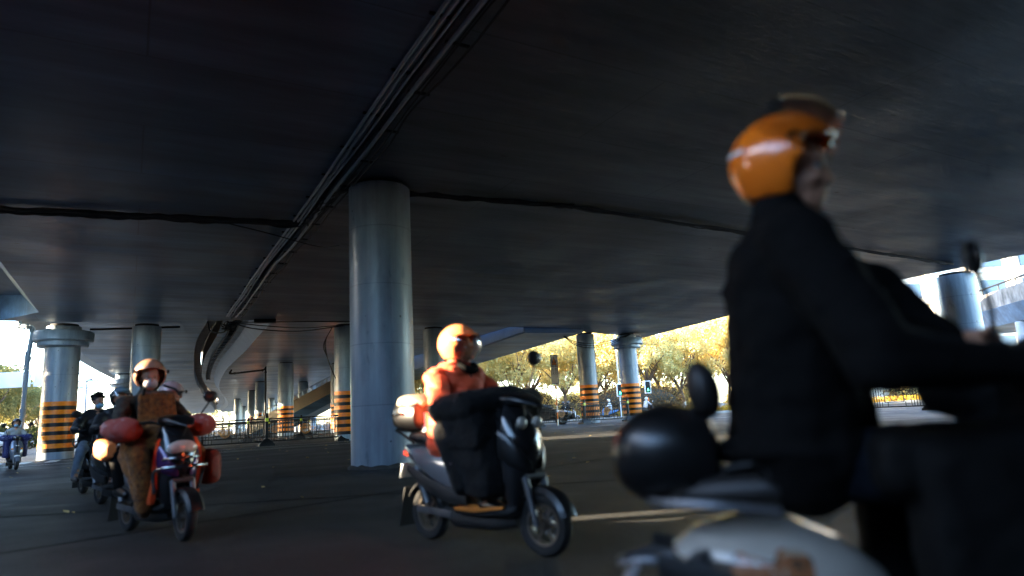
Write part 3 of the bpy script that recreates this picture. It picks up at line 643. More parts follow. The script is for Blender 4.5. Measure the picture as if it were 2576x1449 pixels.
drain([(-20.5, 31.9, 6.0), (-18.5, 32.2, 5.99), (-16.5, 32.6, 6.0)], .05, 'thin dark pipe along the ceiling between the two left columns', M_BLACK)

# ------------------------------------------------------------------ fences
def medallion():
    b = MB(); w_, h_ = .98, .56
    for z in (-h_ / 2, h_ / 2): b.box((0, 0, z), (w_, .035, .035))
    for x in (-w_ / 2, w_ / 2): b.box((x, 0, 0), (.035, .035, h_))
    return b
def med_rings():
    b = MB()
    for r in (.23, .19):
        b.tube([(r * math.cos(a), 0, r * 1.05 * math.sin(a)) for a in [2 * math.pi * k / 20 for k in range(21)]], .014, 5, False)
    for k in range(-2, 3): b.box((0, 0, k * .075), (.36, .014, .014)); b.box((k * .075, 0, 0), (.014, .014, .36))
    for s in (-1, 1): b.tube([(s * .36 + .1 * math.cos(a), 0, .1 * math.sin(a)) for a in [2 * math.pi * k / 12 for k in range(13)]], .012, 5, False)
    return b
M_MED = mat('aged_gilt_paint', (.42, .17, .03), .5)
def fence(p0, ang, n, span, label, post0=True):
    o = empty('metal_fence', (p0[0], p0[1], 0), ang); tag(o, label, 'fence', 'black metal fences on the road')
    post = MB().box((0, 0, .80), (.13, .13, 1.35), bev=.012)
    post.add([(-.36, -.3, 0), (.36, -.3, 0), (.36, .3, 0), (-.36, .3, 0), (-.36, -.3, .08), (.36, -.3, .08), (.36, .3, .08), (-.36, .3, .08), (-.1, -.1, .34), (.1, -.1, .34), (.1, .1, .34), (-.1, .1, .34)],
             [(0, 3, 2, 1), (0, 1, 5, 4), (1, 2, 6, 5), (2, 3, 7, 6), (3, 0, 4, 7), (4, 5, 9, 8), (5, 6, 10, 9), (6, 7, 11, 10), (7, 4, 8, 11), (8, 9, 10, 11)])
    post.ell((0, 0, 1.53), (.075, .075, .06), seg=10, rg=6)
    refl = MB().box((0, 0, 1.26), (.15, .15, .16))
    pan = MB()
    for z, t in ((1.30, .07), (1.16, .035), (.22, .06)): pan.box((span / 2, 0, z), (span - .13, .05, t))
    x = .22
    while x < span - .1:
        c = abs(x - span / 2)
        if c > .66: pan.box((x, 0, .74), (.03, .03, 1.0))
        elif c > .3: pan.box((x, 0, .35), (.028, .028, .24)); pan.box((x, 0, 1.08), (.028, .028, .14))
        x += .135 if c > .66 else .3
    for s in (-1, 1):
        for zz in (.58, .9): pan.box((span / 2 + s * .58, 0, zz), (.17, .03, .03))
        pan.box((span / 2 + s * .66, 0, .74), (.03, .032, .36))
    me_post, me_ref, me_pan, me_med, me_rng = post.mesh('fence_post'), refl.mesh('reflector'), pan.mesh('fence_panel'), medallion().mesh('medallion_frame'), med_rings().mesh('medallion')
    first = {}
    def inst(name, me, m, parent, loc):
        if name not in first: first[name] = link(name, me, m, None, None, 0, 40); ob = first[name]
        else: ob = first[name].copy(); C.objects.link(ob)
        ob.parent = parent; ob.location = loc; return ob
    for k in range(n + 1):
        if k or post0:
            q_ = inst('fence_post', me_post, M_BLACK, o, (k * span, 0, 0)); inst('reflector', me_ref, M_YEL, q_, (0, 0, 0))
        if k < n:
            q_ = inst('fence_panel', me_pan, M_BLACK, o, (k * span, 0, 0))
            f2 = inst('medallion_frame', me_med, M_BLACK, q_, (span / 2, 0, .74)); inst('medallion', me_rng, M_MED, q_, (span / 2, 0, .74))
    return o
fence((-19.1, 29.85), R(28.5), 4, 3.78, 'near black fence from behind the purple scooter to the big plain column')
fence((-1.95, 40.6), R(30), 3, 3.6, 'black fence in front of the black car on the right')
fence((-29.0, 45.5), R(2.5), 5, 3.55, 'second black fence farther back across the left roadway')
fence((-34, 62), R(6), 5, 3.6, 'third black fence far back between the rows of columns')
fence((14.5, 42.5), R(-58), 5, 3.6, 'black fence seen beneath the near rider\'s elbow on the right')

# ------------------------------------------------------------------ trees
M_BARK = mat('tree_bark', (.16, .11, .075), .9, var=.4, scale=6, stretch=(1, 1, .25), bump=.06)
M_LGOLD = leaf_mat('golden_leaves', (.58, .49, .19), (.90, .77, .38), .5)
M_LGREEN = leaf_mat('green_gold_leaves', (.15, .17, .07), (.42, .34, .12), .45)
def tree_meshes(seed, h=9.5, cr=4.0, nclump=46, nleaf=150, ls=.16):
    q = random.Random(seed); trunk = MB()
    th = h * .30; p = [Vector((0, 0, -.1)), Vector((q.uniform(-.1, .1), q.uniform(-.1, .1), th * .5)), Vector((q.uniform(-.3, .3), q.uniform(-.3, .3), th))]
    trunk.tube(curve(p, 5), [.2 - .006 * i for i in range(11)], 9)
    top = p[-1]; tips = []
    for k in range(6):
        a = k * 1.05 + q.uniform(-.4, .4); L = cr * q.uniform(.6, .9)
        e = top + Vector((math.cos(a) * L * .75, math.sin(a) * L * .75, h * q.uniform(.22, .45)))
        m_ = top.lerp(e, .5) + Vector((q.uniform(-.4, .4), q.uniform(-.4, .4), -.2))
        trunk.tube(curve([top - Vector((0, 0, .3)), m_, e], 4), [.12 - .011 * i for i in range(9)], 6); tips.append(e)
        for j in range(2):
            e2 = m_ + Vector((q.uniform(-1.4, 1.4), q.uniform(-1.4, 1.4), q.uniform(.8, 2.4))); trunk.tube([m_, e2], [.05, .015], 5)
    crown = MB(); cz = h * .64
    for c in range(nclump):
        u = q.random() ** .5; a = q.uniform(0, 6.283); ph = math.acos(q.uniform(-.75, 1))
        cc = Vector((math.sin(ph) * math.cos(a) * cr * u, math.sin(ph) * math.sin(a) * cr * u, cz + math.cos(ph) * h * .36 * u)); rc = q.uniform(.55, 1.05)
        for _ in range(nleaf):
            d = Vector((q.gauss(0, 1), q.gauss(0, 1), q.gauss(0, .8))).normalized() * rc * q.uniform(.55, 1.08)
            pz = cc + d; E_ = Euler((q.uniform(-1.2, 1.2), q.uniform(-1.2, 1.2), q.uniform(0, 6.28))).to_matrix(); s_ = ls * q.uniform(.6, 1.25)
            crown.add([pz + E_ @ Vector(v) for v in ((-s_, 0, 0), (0, -s_ * .62, .03), (s_, 0, 0), (0, s_ * .62, .03))], [(0, 1, 2, 3)])
    return trunk.mesh('trunk'), crown.mesh('crown')
WB = MB().lathe([(.235, 0), (.225, .6), (.215, 1.25)], 12).mesh('whitewash')
variants = [tree_meshes(s_, 9.3 + .5 * (s_ % 3), 3.7 + .4 * (s_ % 2)) for s_ in (11, 12, 13, 14)]
for a_, c_ in variants: c_.materials.append(M_LGOLD)
gvar = []
for a_, c_ in variants[:3]:
    c2 = c_.copy(); c2.materials.clear(); c2.materials.append(M_LGREEN); gvar.append((a_, c2))
for a_, c_ in variants: a_.materials.append(M_BARK); a_.polygons.foreach_set('use_smooth', [True] * len(a_.polygons))
WB.materials.append(M_WHITE)
def tree(v, x, y, s, label, grp, white=True, name='autumn_tree'):
    o = empty(name, (x, y, .1), random.uniform(0, 6.28)); o.scale = (s, s, s * random.uniform(.95, 1.06)); tag(o, label, 'tree', grp)
    t = bpy.data.objects.new('trunk', v[0]); C.objects.link(t); t.parent = o
    c = bpy.data.objects.new('crown', v[1]); C.objects.link(c); c.parent = o
    if white: k = bpy.data.objects.new('whitewash', WB); C.objects.link(k); k.parent = t
    return o
q = random.Random(21)
for k in range(9):
    tree(variants[k % 4], -4.5 + k * 4.3 + q.uniform(-.8, .8), 66.5 + k * .35 + q.uniform(-1, 1.5), q.uniform(.82, 1.0) * (1.0 + .012 * k), 'golden leaved tree in the front row along the right pavement', 'golden trees, front row')
for k in range(9):
    tree(variants[(k + 2) % 4], -8 + k * 4.6 + q.uniform(-1, 1), 74.5 + q.uniform(-1, 2), q.uniform(.95, 1.12), 'golden leaved tree in the second row behind the right pavement', 'golden trees, second row', False)
for k in range(8):
    tree(variants[(k + 1) % 4], -12 + k * 7.0 + q.uniform(-1, 1), 86 + q.uniform(-1, 3), q.uniform(1.0, 1.2), 'golden leaved tree in the last row beyond the right pavement', 'golden trees, last row', False)
for k in range(13):
    p = Vector((-44.0, 47.5)) + Vector((-.456, .89)) * (k * 5.6 - 4) + Vector((-.89, -.456)) * q.uniform(-1, 1.5)
    tree(gvar[k % 3], p.x, p.y, q.uniform(.78, .95), 'green and gold tree in the front row beyond the left roadside', 'green trees on the left, front row', False)
for k in range(12):
    p = Vector((-50.0, 47.5)) + Vector((-.456, .89)) * (k * 6.4 - 6) + Vector((-.89, -.456)) * q.uniform(-1, 1.5)
    tree(gvar[(k + 1) % 3], p.x, p.y, q.uniform(.95, 1.15), 'green and gold tree in the back row beyond the left roadside', 'green trees on the left, back row', False)
for k, (x, y) in enumerate([(-36, 26.5), (-36.5, 31.5), (-37.5, 36.5), (-43, 33), (-44.5, 38.5), (-38.5, 41.0)]):  # added out of view to throw dappled shade in from the left
    tree(gvar[k % 3], x, y, 1.2, 'added tall green and gold tree out of view on the left, casting shade', 'unseen shade trees beyond the left edge', False)
for k in range(10):
    tree((variants + gvar)[k % 7], -125 + k * 11 + q.uniform(-2, 2), 236 + q.uniform(-6, 10), q.uniform(1.2, 1.5), 'far tree closing the view beyond the last columns', 'far trees beyond the columns', False)
# shrubs along the left trunks and the round hedge on the right
def shrub(x, y, rx, ry, rz_, n, m, label, cat='shrub', name='shrub', ls=.1):
    b = MB(); qq = random.Random(int(x * 13 + y))
    for _ in range(n):
        d = Vector((qq.gauss(0, 1), qq.gauss(0, 1), abs(qq.gauss(0, 1)))).normalized() * qq.uniform(.72, 1.0) * (1 + .08 * math.sin(qq.uniform(0, 6)))
        pz = Vector((d.x * rx, d.y * ry, d.z * rz_)); E_ = Euler((qq.uniform(-1.2, 1.2), qq.uniform(-1.2, 1.2), qq.uniform(0, 6.28))).to_matrix(); s_ = ls * qq.uniform(.6, 1.3)
        b.add([pz + E_ @ Vector(v) for v in ((-s_, 0, 0), (0, -s_ * .6, .02), (s_, 0, 0), (0, s_ * .6, .02))], [(0, 1, 2, 3)])
    o = empty(name, (x, y, .1)); tag(o, label, cat); f = b.build('foliage', m, o, smooth=0)
    MB().ell((0, 0, rz_ * .4), (rx * .74, ry * .74, rz_ * .42)).build('core', mat('twig_mass', (.05, .04, .025), .95, var=.4, scale=7), o)
    return o
M_YSHR = leaf_mat('golden_shrub_leaves', (.40, .34, .12), (.70, .58, .26), .4)
ys = shrub(-14, 84, 4.2, 2.0, 3.6, 3000, M_YSHR, 'golden shrub filling the ground between the trunks behind the right pavement', name='golden_shrub', ls=.17); ys['group'] = 'golden shrubs behind the trunks'
for k in range(1, 15):
    c_ = copy_tree(ys); c_.location = (-14 + k * 5.2, 80 + 5 * (k % 2) + k * .3, .1); c_.rotation_euler.z = k; c_.scale = (1, 1, .85 + .1 * (k % 4))
M_HEDGE = leaf_mat('brown_hedge_leaves', (.12, .075, .035), (.24, .15, .07), .2)
shrub(11.2, 65.5, 5.6, 2.2, 3.2, 6500, M_HEDGE, 'tall rounded brown hedge mound below the golden trees', 'hedge', 'hedge', .11)
M_SHR = leaf_mat('dark_shrub_leaves', (.04, .06, .02), (.13, .12, .04), .25)
for k in range(7):
    p = Vector((-42.5, 51)) + Vector((-.456, .89)) * (k * 7.2)
    shrub(p.x, p.y, 3.0, 1.4, 1.9 + .3 * (k % 3), 2200, M_SHR, ['dark green shrub at the far left foot of the trees', 'dark shrub next along the left trees', 'dark low shrub behind the left lamp posts', 'round shrub by the left pavement', 'loose shrub farther along the left pavement', 'small far shrub by the left pavement', 'farthest shrub along the left pavement'][k], ls=.13)

# ------------------------------------------------------------------ signs, signals, lamp posts
def ped_signal(x, y, ph, rz, green, label, pm=None, ptop=None):
    o = empty('pedestrian_signal', (x, y, .1), rz); tag(o, label, 'traffic light', 'pedestrian signals by the trees')
    b = MB(); H = ph
    if pm is None: b.tube([(0, .05, 0), (0, .05, ptop or H)], .055, 10); b.build('post', M_WHITE, o)
    else:
        z = 0; k = 0; b = MB()
        prof = [(.05, 0)]; mids = []
        while z < H: z += .38; prof.append((.05, z)); mids.append(k % 2); k += 1
        b.lathe(prof, 10, (0, .05, 0), mids=mids); b.build('post', [M_BLACK, M_ORANGE], o)
    hd = MB().box((0, -.06, H + .42), (.42, .16, .92), bev=.07).build('housing', M_BLACK, o)
    fr_ = MB(); 
    fr_.rings([[(sx * a, -.15, H + .42 + sz * c) for sx, sz, a, c in ((-1, -1, w_, h_), (1, -1, w_, h_), (1, 1, w_, h_), (-1, 1, w_, h_))] for w_, h_ in ((.17, .42), (.25, .51))], cap=False)
    fr_ = MB()
    for sx in (-1, 1): fr_.box((sx * .235, -.07, H + .42), (.075, .2, 1.08), bev=.02)
    for sz in (-1, 1): fr_.box((0, -.07, H + .42 + sz * .505), (.4, .199, .075), bev=.02)
    fr_.build('white_border', M_WHITE, o)
    for j, z in enumerate((H + .64, H + .2)):
        on_ = (j == 1) == green
        l = MB().lathe([(.001, -.155), (.15, -.15), (.165, -.14)], 20, (0, 0, z), 'Y').build('lens', mat('dark_lens', (.03, .035, .035), .15), o)
        if on_:
            f = MB()
            f.ell((0, -.165, z + .085), (.028, .008, .028), seg=10, rg=6)
            f.tube([(0, -.165, z + .055), (-.01, -.165, z - .02)], .03, 6)
            for dx in (-.055, .05): f.tube([(-.01, -.165, z - .02), (dx, -.165, z - .115)], .017, 6)
            for dx in (-.06, .055): f.tube([(0, -.165, z + .045), (dx, -.165, z - .01)], .012, 6)
            f.build('walking_figure', mat('signal_green' if green else 'signal_red', (.05, .5, .3) if green else (.7, .1, .03), .4, emit=(.05, .9, .5) if green else (1, .12, .03), estr=1.6), l)
    for z in (H + .64, H + .2):
        v = MB(); v.rings([[(.17 * math.cos(a), -.15 - dy, z + .17 * math.sin(a)) for a in [math.pi * k / 10 for k in range(11)]] for dy in (0, .17)], cap=False, closed=False); v.build('hood', M_BLACK, o)
    return o
ped_signal(8.75, 58.0, 1.85, R(8), True, 'green pedestrian signal on a tall white post between the two right columns', ptop=9.5)
ped_signal(11.2, 58.2, 2.0, R(5), True, 'green pedestrian signal just right of the collared column, beside the hedge', pm=1)
ped_signal(16.75, 58.5, 1.75, R(-25), False, 'red pedestrian signal on a striped post near the white footed tree', pm=1)
# tall warning sign on a striped post
o = empty('warning_sign', (2.40, 42.2, 0), R(-14)); tag(o, 'tall narrow warning sign with a triangle and lettering on an orange striped post', 'sign')
prof, mids, z, k = [(.045, 0)], [], 0, 0
while z < 2.7: z += .42; prof.append((.045, min(z, 2.7))); mids.append(k % 2); k += 1
MB().lathe(prof, 10, mids=mids).build('post', [M_WHITE, M_ORANGE], o)
MB().box((0, -.02, 3.50), (.46, .05, 1.82), bev=.01).build('board_frame', mat('sign_dark', (.03, .03, .03), .5), o)
pnl = MB().box((0, -.05, 3.50), (.40, .012, 1.76)).build('panel', mat('sign_face', (.5, .47, .43), .4), o)
MB().box((0, -.058, 3.69), (.42, .01, .03)).build('divider', mat('sign_dark', (.03, .03, .03), .5), pnl)
MB().add([(-.17, -.060, 3.76), (.17, -.060, 3.76), (0, -.060, 4.3), (-.17, -.0575, 3.76), (.17, -.0575, 3.76), (0, -.0575, 4.3)], [(0, 1, 2), (0, 3, 4, 1), (1, 4, 5, 2), (2, 5, 3, 0)]).build('triangle', mat('sign_dark', (.03, .03, .03), .5), pnl, smooth=0)
MB().add([(-.13, -.063, 3.79), (.13, -.063, 3.79), (0, -.063, 4.2), (-.13, -.0605, 3.79), (.13, -.0605, 3.79), (0, -.0605, 4.2)], [(0, 1, 2), (0, 3, 4, 1), (1, 4, 5, 2), (2, 5, 3, 0)]).build('triangle_face', M_ORANGE, pnl, smooth=0)
b = MB(); b.ell((0, -.066, 4.0), (.022, .006, .025), seg=8, rg=5); b.tube([(0, -.066, 3.97), (0, -.066, 3.89)], .022, 6); b.tube([(0, -.066, 3.9), (-.045, -.066, 3.81)], .012, 5); b.tube([(0, -.066, 3.9), (.045, -.066, 3.81)], .012, 5); b.build('walker', mat('sign_dark', (.03, .03, .03), .5), pnl)
for cx, s in ((-.085, '礼让行人'), (.09, '减速慢行')):
    me = text_mesh('\n'.join(s), .155); me.transform(Matrix.Translation((cx, -.064, 3.6)) @ Matrix.Rotation(R(90), 4, 'X') @ Matrix.Scale(1.55, 4, (0, 1, 0)) @ Matrix.Scale(1.0, 4))
    link('lettering', me, mat('sign_ink', (.02, .02, .02), .5), pnl, smooth=0)
# blue road sign beyond the far columns
o = empty('road_sign', (-29.7, 90, 0)); tag(o, 'white and blue road sign with a yellow triangle glimpsed between the striped columns', 'sign')
MB().tube([(0, .1, 0), (0, .1, 4.7)], .09).build('post', M_GALV, o)
p_ = MB().box((0, 0, 3.65), (2.4, .06, 2.0), bev=.02).build('panel', mat('sign_white', (.75, .78, .8), .4), o)
MB().box((.55, -.035, 3.6), (1.1, .02, 1.2)).build('blue_field', mat('sign_blue', (.04, .14, .5), .4), p_)
MB().add([(.15, -.05, 3.2), (.95, -.05, 3.2), (.55, -.05, 3.95)], [(0, 1, 2)]).build('triangle', mat('sign_yellow', (.8, .5, .02), .4), p_, smooth=0)
MB().box((-.75, -.035, 3.9), (.5, .02, .5)).build('blue_square', mat('sign_blue', (.04, .14, .5), .4), p_)
# left: gantry boards, round signs seen edge on, lamp posts
o = empty('sign_gantry', (-52, 60, 0)); tag(o, 'horizontal twin tube gantry arm carrying a blank white board on the left', 'sign gantry')
b = MB()
for z in (6.6, 5.9): b.tube([(-6, 0, z), (14.5, 0, z - .1)], .07)
b.tube([(-6, 0, 0), (-6, 0, 7.2)], .16); b.build('frame', M_GALV, o)
MB().box((6.9, -.08, 6.25), (3.0, .06, 1.4)).build('board', mat('sign_white', (.75, .78, .8), .4), o); MB().box((10.5, -.08, 6.25), (3.6, .06, 1.4)).build('board', mat('sign_white', (.75, .78, .8), .4), o)
o = empty('lamp_post', (-45.0, 70, 0)); tag(o, 'slim pale camera post with a short arm and box right of the left column', 'lamp post')
b = MB(); b.tube([(0, 0, 0), (0, 0, 6.8)], .11); b.tube([(0, 0, 6.1), (-3.5, 0, 5.7)], .06); b.tube([(0, 0, 6.2), (3.5, 0, 6.2)], .05); b.build('post', mat('pale_post', (.6, .62, .64), .45), o)
MB().box((-2.8, 0, 5.9), (1.3, .1, 1.0), bev=.03).build('sign_box', mat('sign_white', (.75, .78, .8), .4), o); MB().box((.3, 0, 6.7), (.35, .4, .3), bev=.05).build('camera_head', M_GALV, o)
o = empty('lamp_post', (-50.3, 84, 0)); tag(o, 'farther pale post with a level arm behind the camera post', 'lamp post')
b = MB(); b.tube([(0, 0, 0), (0, 0, 6.9)], .13); b.tube([(0, 0, 6.6), (7, 0, 6.7)], .06)
for z in (4.2, 5.0, 5.6): b.box((0, 0, z), (.5, .3, .12))
b.build('post', mat('pale_post', (.6, .62, .64), .45), o)
o = empty('lamp_post', (-40.5, 58.5, 0)); tag(o, 'pale post with a thin level arm just left of the collared column', 'lamp post')
b = MB(); b.tube([(0, 0, 0), (0, 0, 5.3)], .1); b.tube([(0, 0, 5.1), (3.5, 0, 5.1)], .06); b.build('post', mat('pale_post', (.6, .62, .64), .45), o)
o = empty('round_sign', (-27.9, 38.0, 0), R(-52)); tag(o, 'steel post with two round signs seen edge on at the left', 'sign')
MB().tube([(0, 0, 0), (0, 0, 5.9)], .075, 12).build('post', M_GALV, o)
for z in (5.35, 4.15): MB().lathe([(.001, -.05), (.52, -.05), (.55, -.02), (.52, .0), (.001, .0)], 28, (0, -.1, z), 'Y').build('disc', mat('sign_back', (.07, .08, .09), .5), o)
MB().box((-.2, 0, 2.55), (.4, .2, .55), bev=.03).build('control_box', mat('pale_post', (.6, .62, .64), .45), o)
# glazed building behind the crossing overpass
bl = empty('office_building', (60, 84, 0)); tag(bl, 'pale sunlit office building with glass bays behind the crossing overpass', 'building')
MB().box((0, 6, 14), (46, 12, 28)).build('wall', mat('pale_render', (.7, .62, .5), .8, var=.08, scale=1), bl, smooth=0)
M_WIN = mat('window_glass', (.12, .16, .22), .12, metal=.2)
me = MB().box((0, 0, 0), (3.0, .2, 1.9)).mesh('window'); me.materials.append(M_WIN)
for fz in range(6):
    for fx in range(7):
        w_ = bpy.data.objects.new('window', me); C.objects.link(w_); w_.parent = bl; w_.location = (-15 + fx * 5.4, -.05, 6.2 + fz * 3.6)
for fz in range(6): MB().box((0, -.12, 4.7 + fz * 3.6), (46, .24, .25)).build('ledge', M_WHITE, bl, smooth=0)
for fx in range(6): MB().box((-12.3 + fx * 5.4, -.35, 14), (.7, .7, 28)).build('pilaster', mat('pilaster_paint', (.78, .72, .62), .7), bl, smooth=0)

# ------------------------------------------------------------------ scooters
M_TYRE = mat('tyre_rubber', (.008, .008, .008), .8, bump=.03, bscale=60)
M_ALLOY = mat('alloy_wheel', (.20, .165, .135), .38, metal=.8, var=.25, scale=14)
M_CHROME = mat('chrome', (.55, .55, .55), .14, metal=1.0)
M_SEATV = mat('seat_vinyl', (.014, .013, .013), .5, bump=.02)
M_BPLAST = mat('black_plastic', (.007, .007, .0075), .32, coat=.2, bump=.004)
M_MPLAST = mat('matt_plastic', (.010, .010, .0105), .6, bump=.01)
M_LENS = mat('headlight_lens', (.55, .5, .42), .12, coat=.6, var=.4, scale=9)
M_FORK = mat('fork_metal', (.13, .13, .135), .4, metal=.6, var=.2, scale=12)
M_AMBER = mat('amber_lens', (.6, .16, .01), .2, coat=.5)
M_REDL = mat('red_lens', (.42, .03, .015), .2, coat=.5)
M_MIRROR = mat('mirror_back', (.015, .015, .016), .35)
def wheel(parent, x, disc=True, spokes=6, r=.21, seg=36):
    b = MB(); prof = [(r - .075, -.028), (r - .045, -.046), (r - .018, -.042), (r - .004, -.022), (r, 0), (r - .004, .022), (r - .018, .042), (r - .045, .046), (r - .075, .028)]
    b.lathe(prof, seg, axis='Y'); w_ = b.build('wheel', M_TYRE, parent, (x, 0, r))
    b = MB(); b.lathe([(r - .072, -.032), (r - .088, -.03), (r - .092, 0), (r - .088, .03), (r - .072, .032)], seg, axis='Y')
    b.lathe([(.001, -.05), (.034, -.05), (.04, -.03), (.04, .03), (.034, .05), (.001, .05)], 14, axis='Y')
    for k in range(spokes):
        a = 2 * math.pi * k / spokes; L = r - .09
        b.box((math.cos(a) * L / 2 + .0, 0, math.sin(a) * L / 2), (L, .024, .024), rot=Euler((0, -a, 0)), bev=.004)
    b.build('rim', M_ALLOY, w_)
    if disc: MB().lathe([(.05, .056), (.085, .056), (.085, .060), (.05, .060)], 22, axis='Y').build('brake_disc', M_CHROME, w_)
    return w_
def arc_shell(cx, cz, r, a0, a1, hw, t=.01, n=14, edge=.03):
    b = MB(); rings = []
    for k in range(n + 1):
        a = R(a0 + (a1 - a0) * k / n); d = (math.cos(a), math.sin(a))
        ring = []
        for y, dr in ((-hw, -edge), (-hw * .7, 0), (0, .012), (hw * .7, 0), (hw, -edge), (hw - t, -edge), (hw * .66, -t), (0, .012 - t), (-hw * .66, -t), (-hw + t, -edge)):
            ring.append((cx + d[0] * (r + dr), y, cz + d[1] * (r + dr)))
        rings.append(ring)
    return b.rings(rings)
def shield(secs, n=14):
    """front leg shield: (z, x_back, depth, half_width)"""
    b = MB(); rings = []
    for z, x0, dp, hw in secs:
        ring = [(x0 + dp * math.cos(a) ** .8 if math.cos(a) > 0 else x0, hw * math.sin(a), z) for a in [math.pi * (k / n - .5) * .999 for k in range(n + 1)]]
        ring += [(x0 - .03, hw * .9, z), (x0 - .035, 0, z), (x0 - .03, -hw * .9, z)]
        rings.append(ring)
    return b.rings(rings)
def mirror(parent, s, x=.27, z=1.06, up=.2, out=.12, rx=.075, rz_=.055, yaw=0, stalk=None):
    p = [(x, s * .24, z), (x + .01, s * (.24 + out * .5), z + up * .55), (x + .0, s * (.24 + out), z + up)]
    m = MB().tube(curve(p, 5), .008, 8).build('mirror', stalk or M_BLACK, parent)
    MB().ell((x, s * (.24 + out), z + up + rz_ * .7), (.022, rx, rz_), Euler((0, 0, s * yaw))).build('mirror_housing', M_MIRROR, m)
    MB().lathe([(.001, -.024), (rx * .8, -.022)], 18, (0, 0, 0), 'X').build('mirror_glass', mat('mirror_glass', (.7, .72, .75), .03, metal=1), m).location = (x, s * (.24 + out), z + up + rz_ * .7)
    return m
def scooter(loc, rz, label, paint, trim=None, topbox=None, cowl='sport', light='wide', crash=False, front_steer=0, mirrors=(1, 1), flap=True, grp=None, shieldmat=None, mirror_up=.2, seg=36, tailpaint=None, body_white=False, panelmat=None):
    o = empty('electric_scooter', (loc[0], loc[1], 0), rz); tag(o, label, 'scooter', grp)
    trim = trim or M_BPLAST; sm = shieldmat or paint; tp = tailpaint or paint
    fw = wheel(o, .62, True, 6, seg=seg); fw.rotation_euler.z = front_steer
    wheel(o, -.62, False, 6, seg=seg)
    # fork, steering column, fenders
    b = MB()
    for s in (-1, 1): b.tube([(.62, s * .085, .21), (.535, s * .085, .52)], [.022, .028], 10)
    b.tube([(.55, -.09, .52), (.55, .09, .52)], .02, 8); b.build('fork', M_FORK, o)
    b = MB().tube([(.54, 0, .50), (.36, 0, 1.0)], .03, 10); b.build('steering_column', M_BLACK, o)
    arc_shell(.62, .21, .245, 15, 165, .075).build('front_fender', trim if cowl != 'retro' else paint, o)
    arc_shell(-.62, .21, .25, 25, 150, .08).build('rear_fender', M_MPLAST, o)
    if flap:
        b = MB(); b.rings([[(-.86, -.085, .40), (-.86, .085, .40), (-.85, .085, .40), (-.85, -.085, .40)], [(-.93, -.095, .09), (-.93, .095, .09), (-.92, .095, .09), (-.92, -.095, .09)]]); b.build('mud_flap', M_DARKRUB, o, smooth=0)
    # floor, belly, frame
    MB().loft([(.46, .31, .12, .03), (.40, .29, .155, .035), (.1, .27, .165, .03), (-.14, .27, .15, .03)], e=4).build('floorboard', M_MPLAST, o)
    MB().loft([(.40, .22, .06, .05), (.2, .2, .11, .06), (-.2, .2, .12, .07), (-.36, .24, .08, .05)], e=3).build('belly_panel', M_MPLAST, o)
    b = MB()
    for s in (-1, 1): b.box((-.45, s * .1, .24), (.42, .03, .055), rot=Euler((0, R(4), 0)), bev=.01)
    b.tube([(-.5, -.12, .3), (-.62, -.13, .58)], [.035, .03], 10); b.tube([(-.5, .12, .3), (-.62, .13, .58)], [.035, .03], 10); b.build('swing_arm', M_FORK, o)
    # body under the seat
    if body_white:
        secs = [(-.12, .41, .05, .05), (-.17, .43, .12, .10), (-.26, .465, .175, .135), (-.38, .50, .205, .15), (-.51, .515, .195, .135), (-.60, .525, .145, .105), (-.67, .53, .07, .05)]
    else:
        secs = [(.02, .42, .10, .12), (-.06, .48, .15, .19), (-.2, .53, .175, .185), (-.38, .575, .185, .16), (-.58, .63, .165, .12), (-.76, .68, .115, .07), (-.88, .715, .05, .03)]
    MB().loft(secs, 24, 2.4).build('rear_body', tp, o)
    for s in (-1, 1):
        MB().loft([(.0, .36, .012, .05, s * .15), (-.2, .385, .016, .06, s * .178), (-.45, .46, .016, .055, s * .18), (-.72, .56, .012, .03, s * .14)], 10, 2.2).build('side_trim', M_MPLAST, o)
    sl = .82 if body_white else 1.0
    MB().loft([(.02, .735, .09, .025), (-.08, .75, .14, .045), (-.3, .755, .16, .055), (-.44, .77, .165, .05), (-.5 * sl, .79 - .06 * body_white, .165, .055), (-.7 * sl, .80 - .08 * body_white, .14, .05), (-.79 * sl, .80 - .09 * body_white, .08, .03)], 20, 2.6).build('seat', M_SEATV, o)
    if body_white:
        MB().ell((-.685, 0, .50), (.015, .045, .022)).build('tail_light', M_REDL, o)
        b = MB(); b.tube(curve([(-.60, -.05, .52), (-.72, -.06, .55), (-.80, -.03, .54), (-.81, 0, .54), (-.80, .03, .54), (-.72, .06, .55), (-.60, .05, .52)], 4), .014, 8); b.build('plate_bracket', M_FORK, o)
        b = MB(); b.box((-.80, 0, .49), (.012, .19, .13), rot=Euler((0, R(30), 0)), bev=.004); b.build('number_plate', mat('plate_metal', (.4, .41, .44), .35, metal=.4), o)
        b = MB(); b.tube(curve([(-.42, -.19, .68), (-.58, -.18, .70), (-.70, -.10, .70), (-.72, 0, .70), (-.70, .10, .70), (-.58, .18, .70), (-.42, .19, .68)], 4), .014, 8); b.build('rear_rail', M_FORK, o)
    else:
        tl = MB().loft([(-.80, .665, .085, .035), (-.88, .675, .075, .032), (-.905, .68, .05, .02)], 14, 2.6).build('tail_light', M_REDL, o)
        b = MB(); b.box((-.90, 0, .53), (.012, .17, .12), rot=Euler((0, R(18), 0)), bev=.004); b.build('number_plate', M_GALV, o)
    if not body_white: b = MB().tube(curve([(-.62, -.15, .76), (-.8, -.15, .84), (-.93, -.1, .86), (-.95, 0, .865), (-.93, .1, .86), (-.8, .15, .84), (-.62, .15, .76)], 4), .012, 8); b.build('grab_rail', M_BLACK, o)
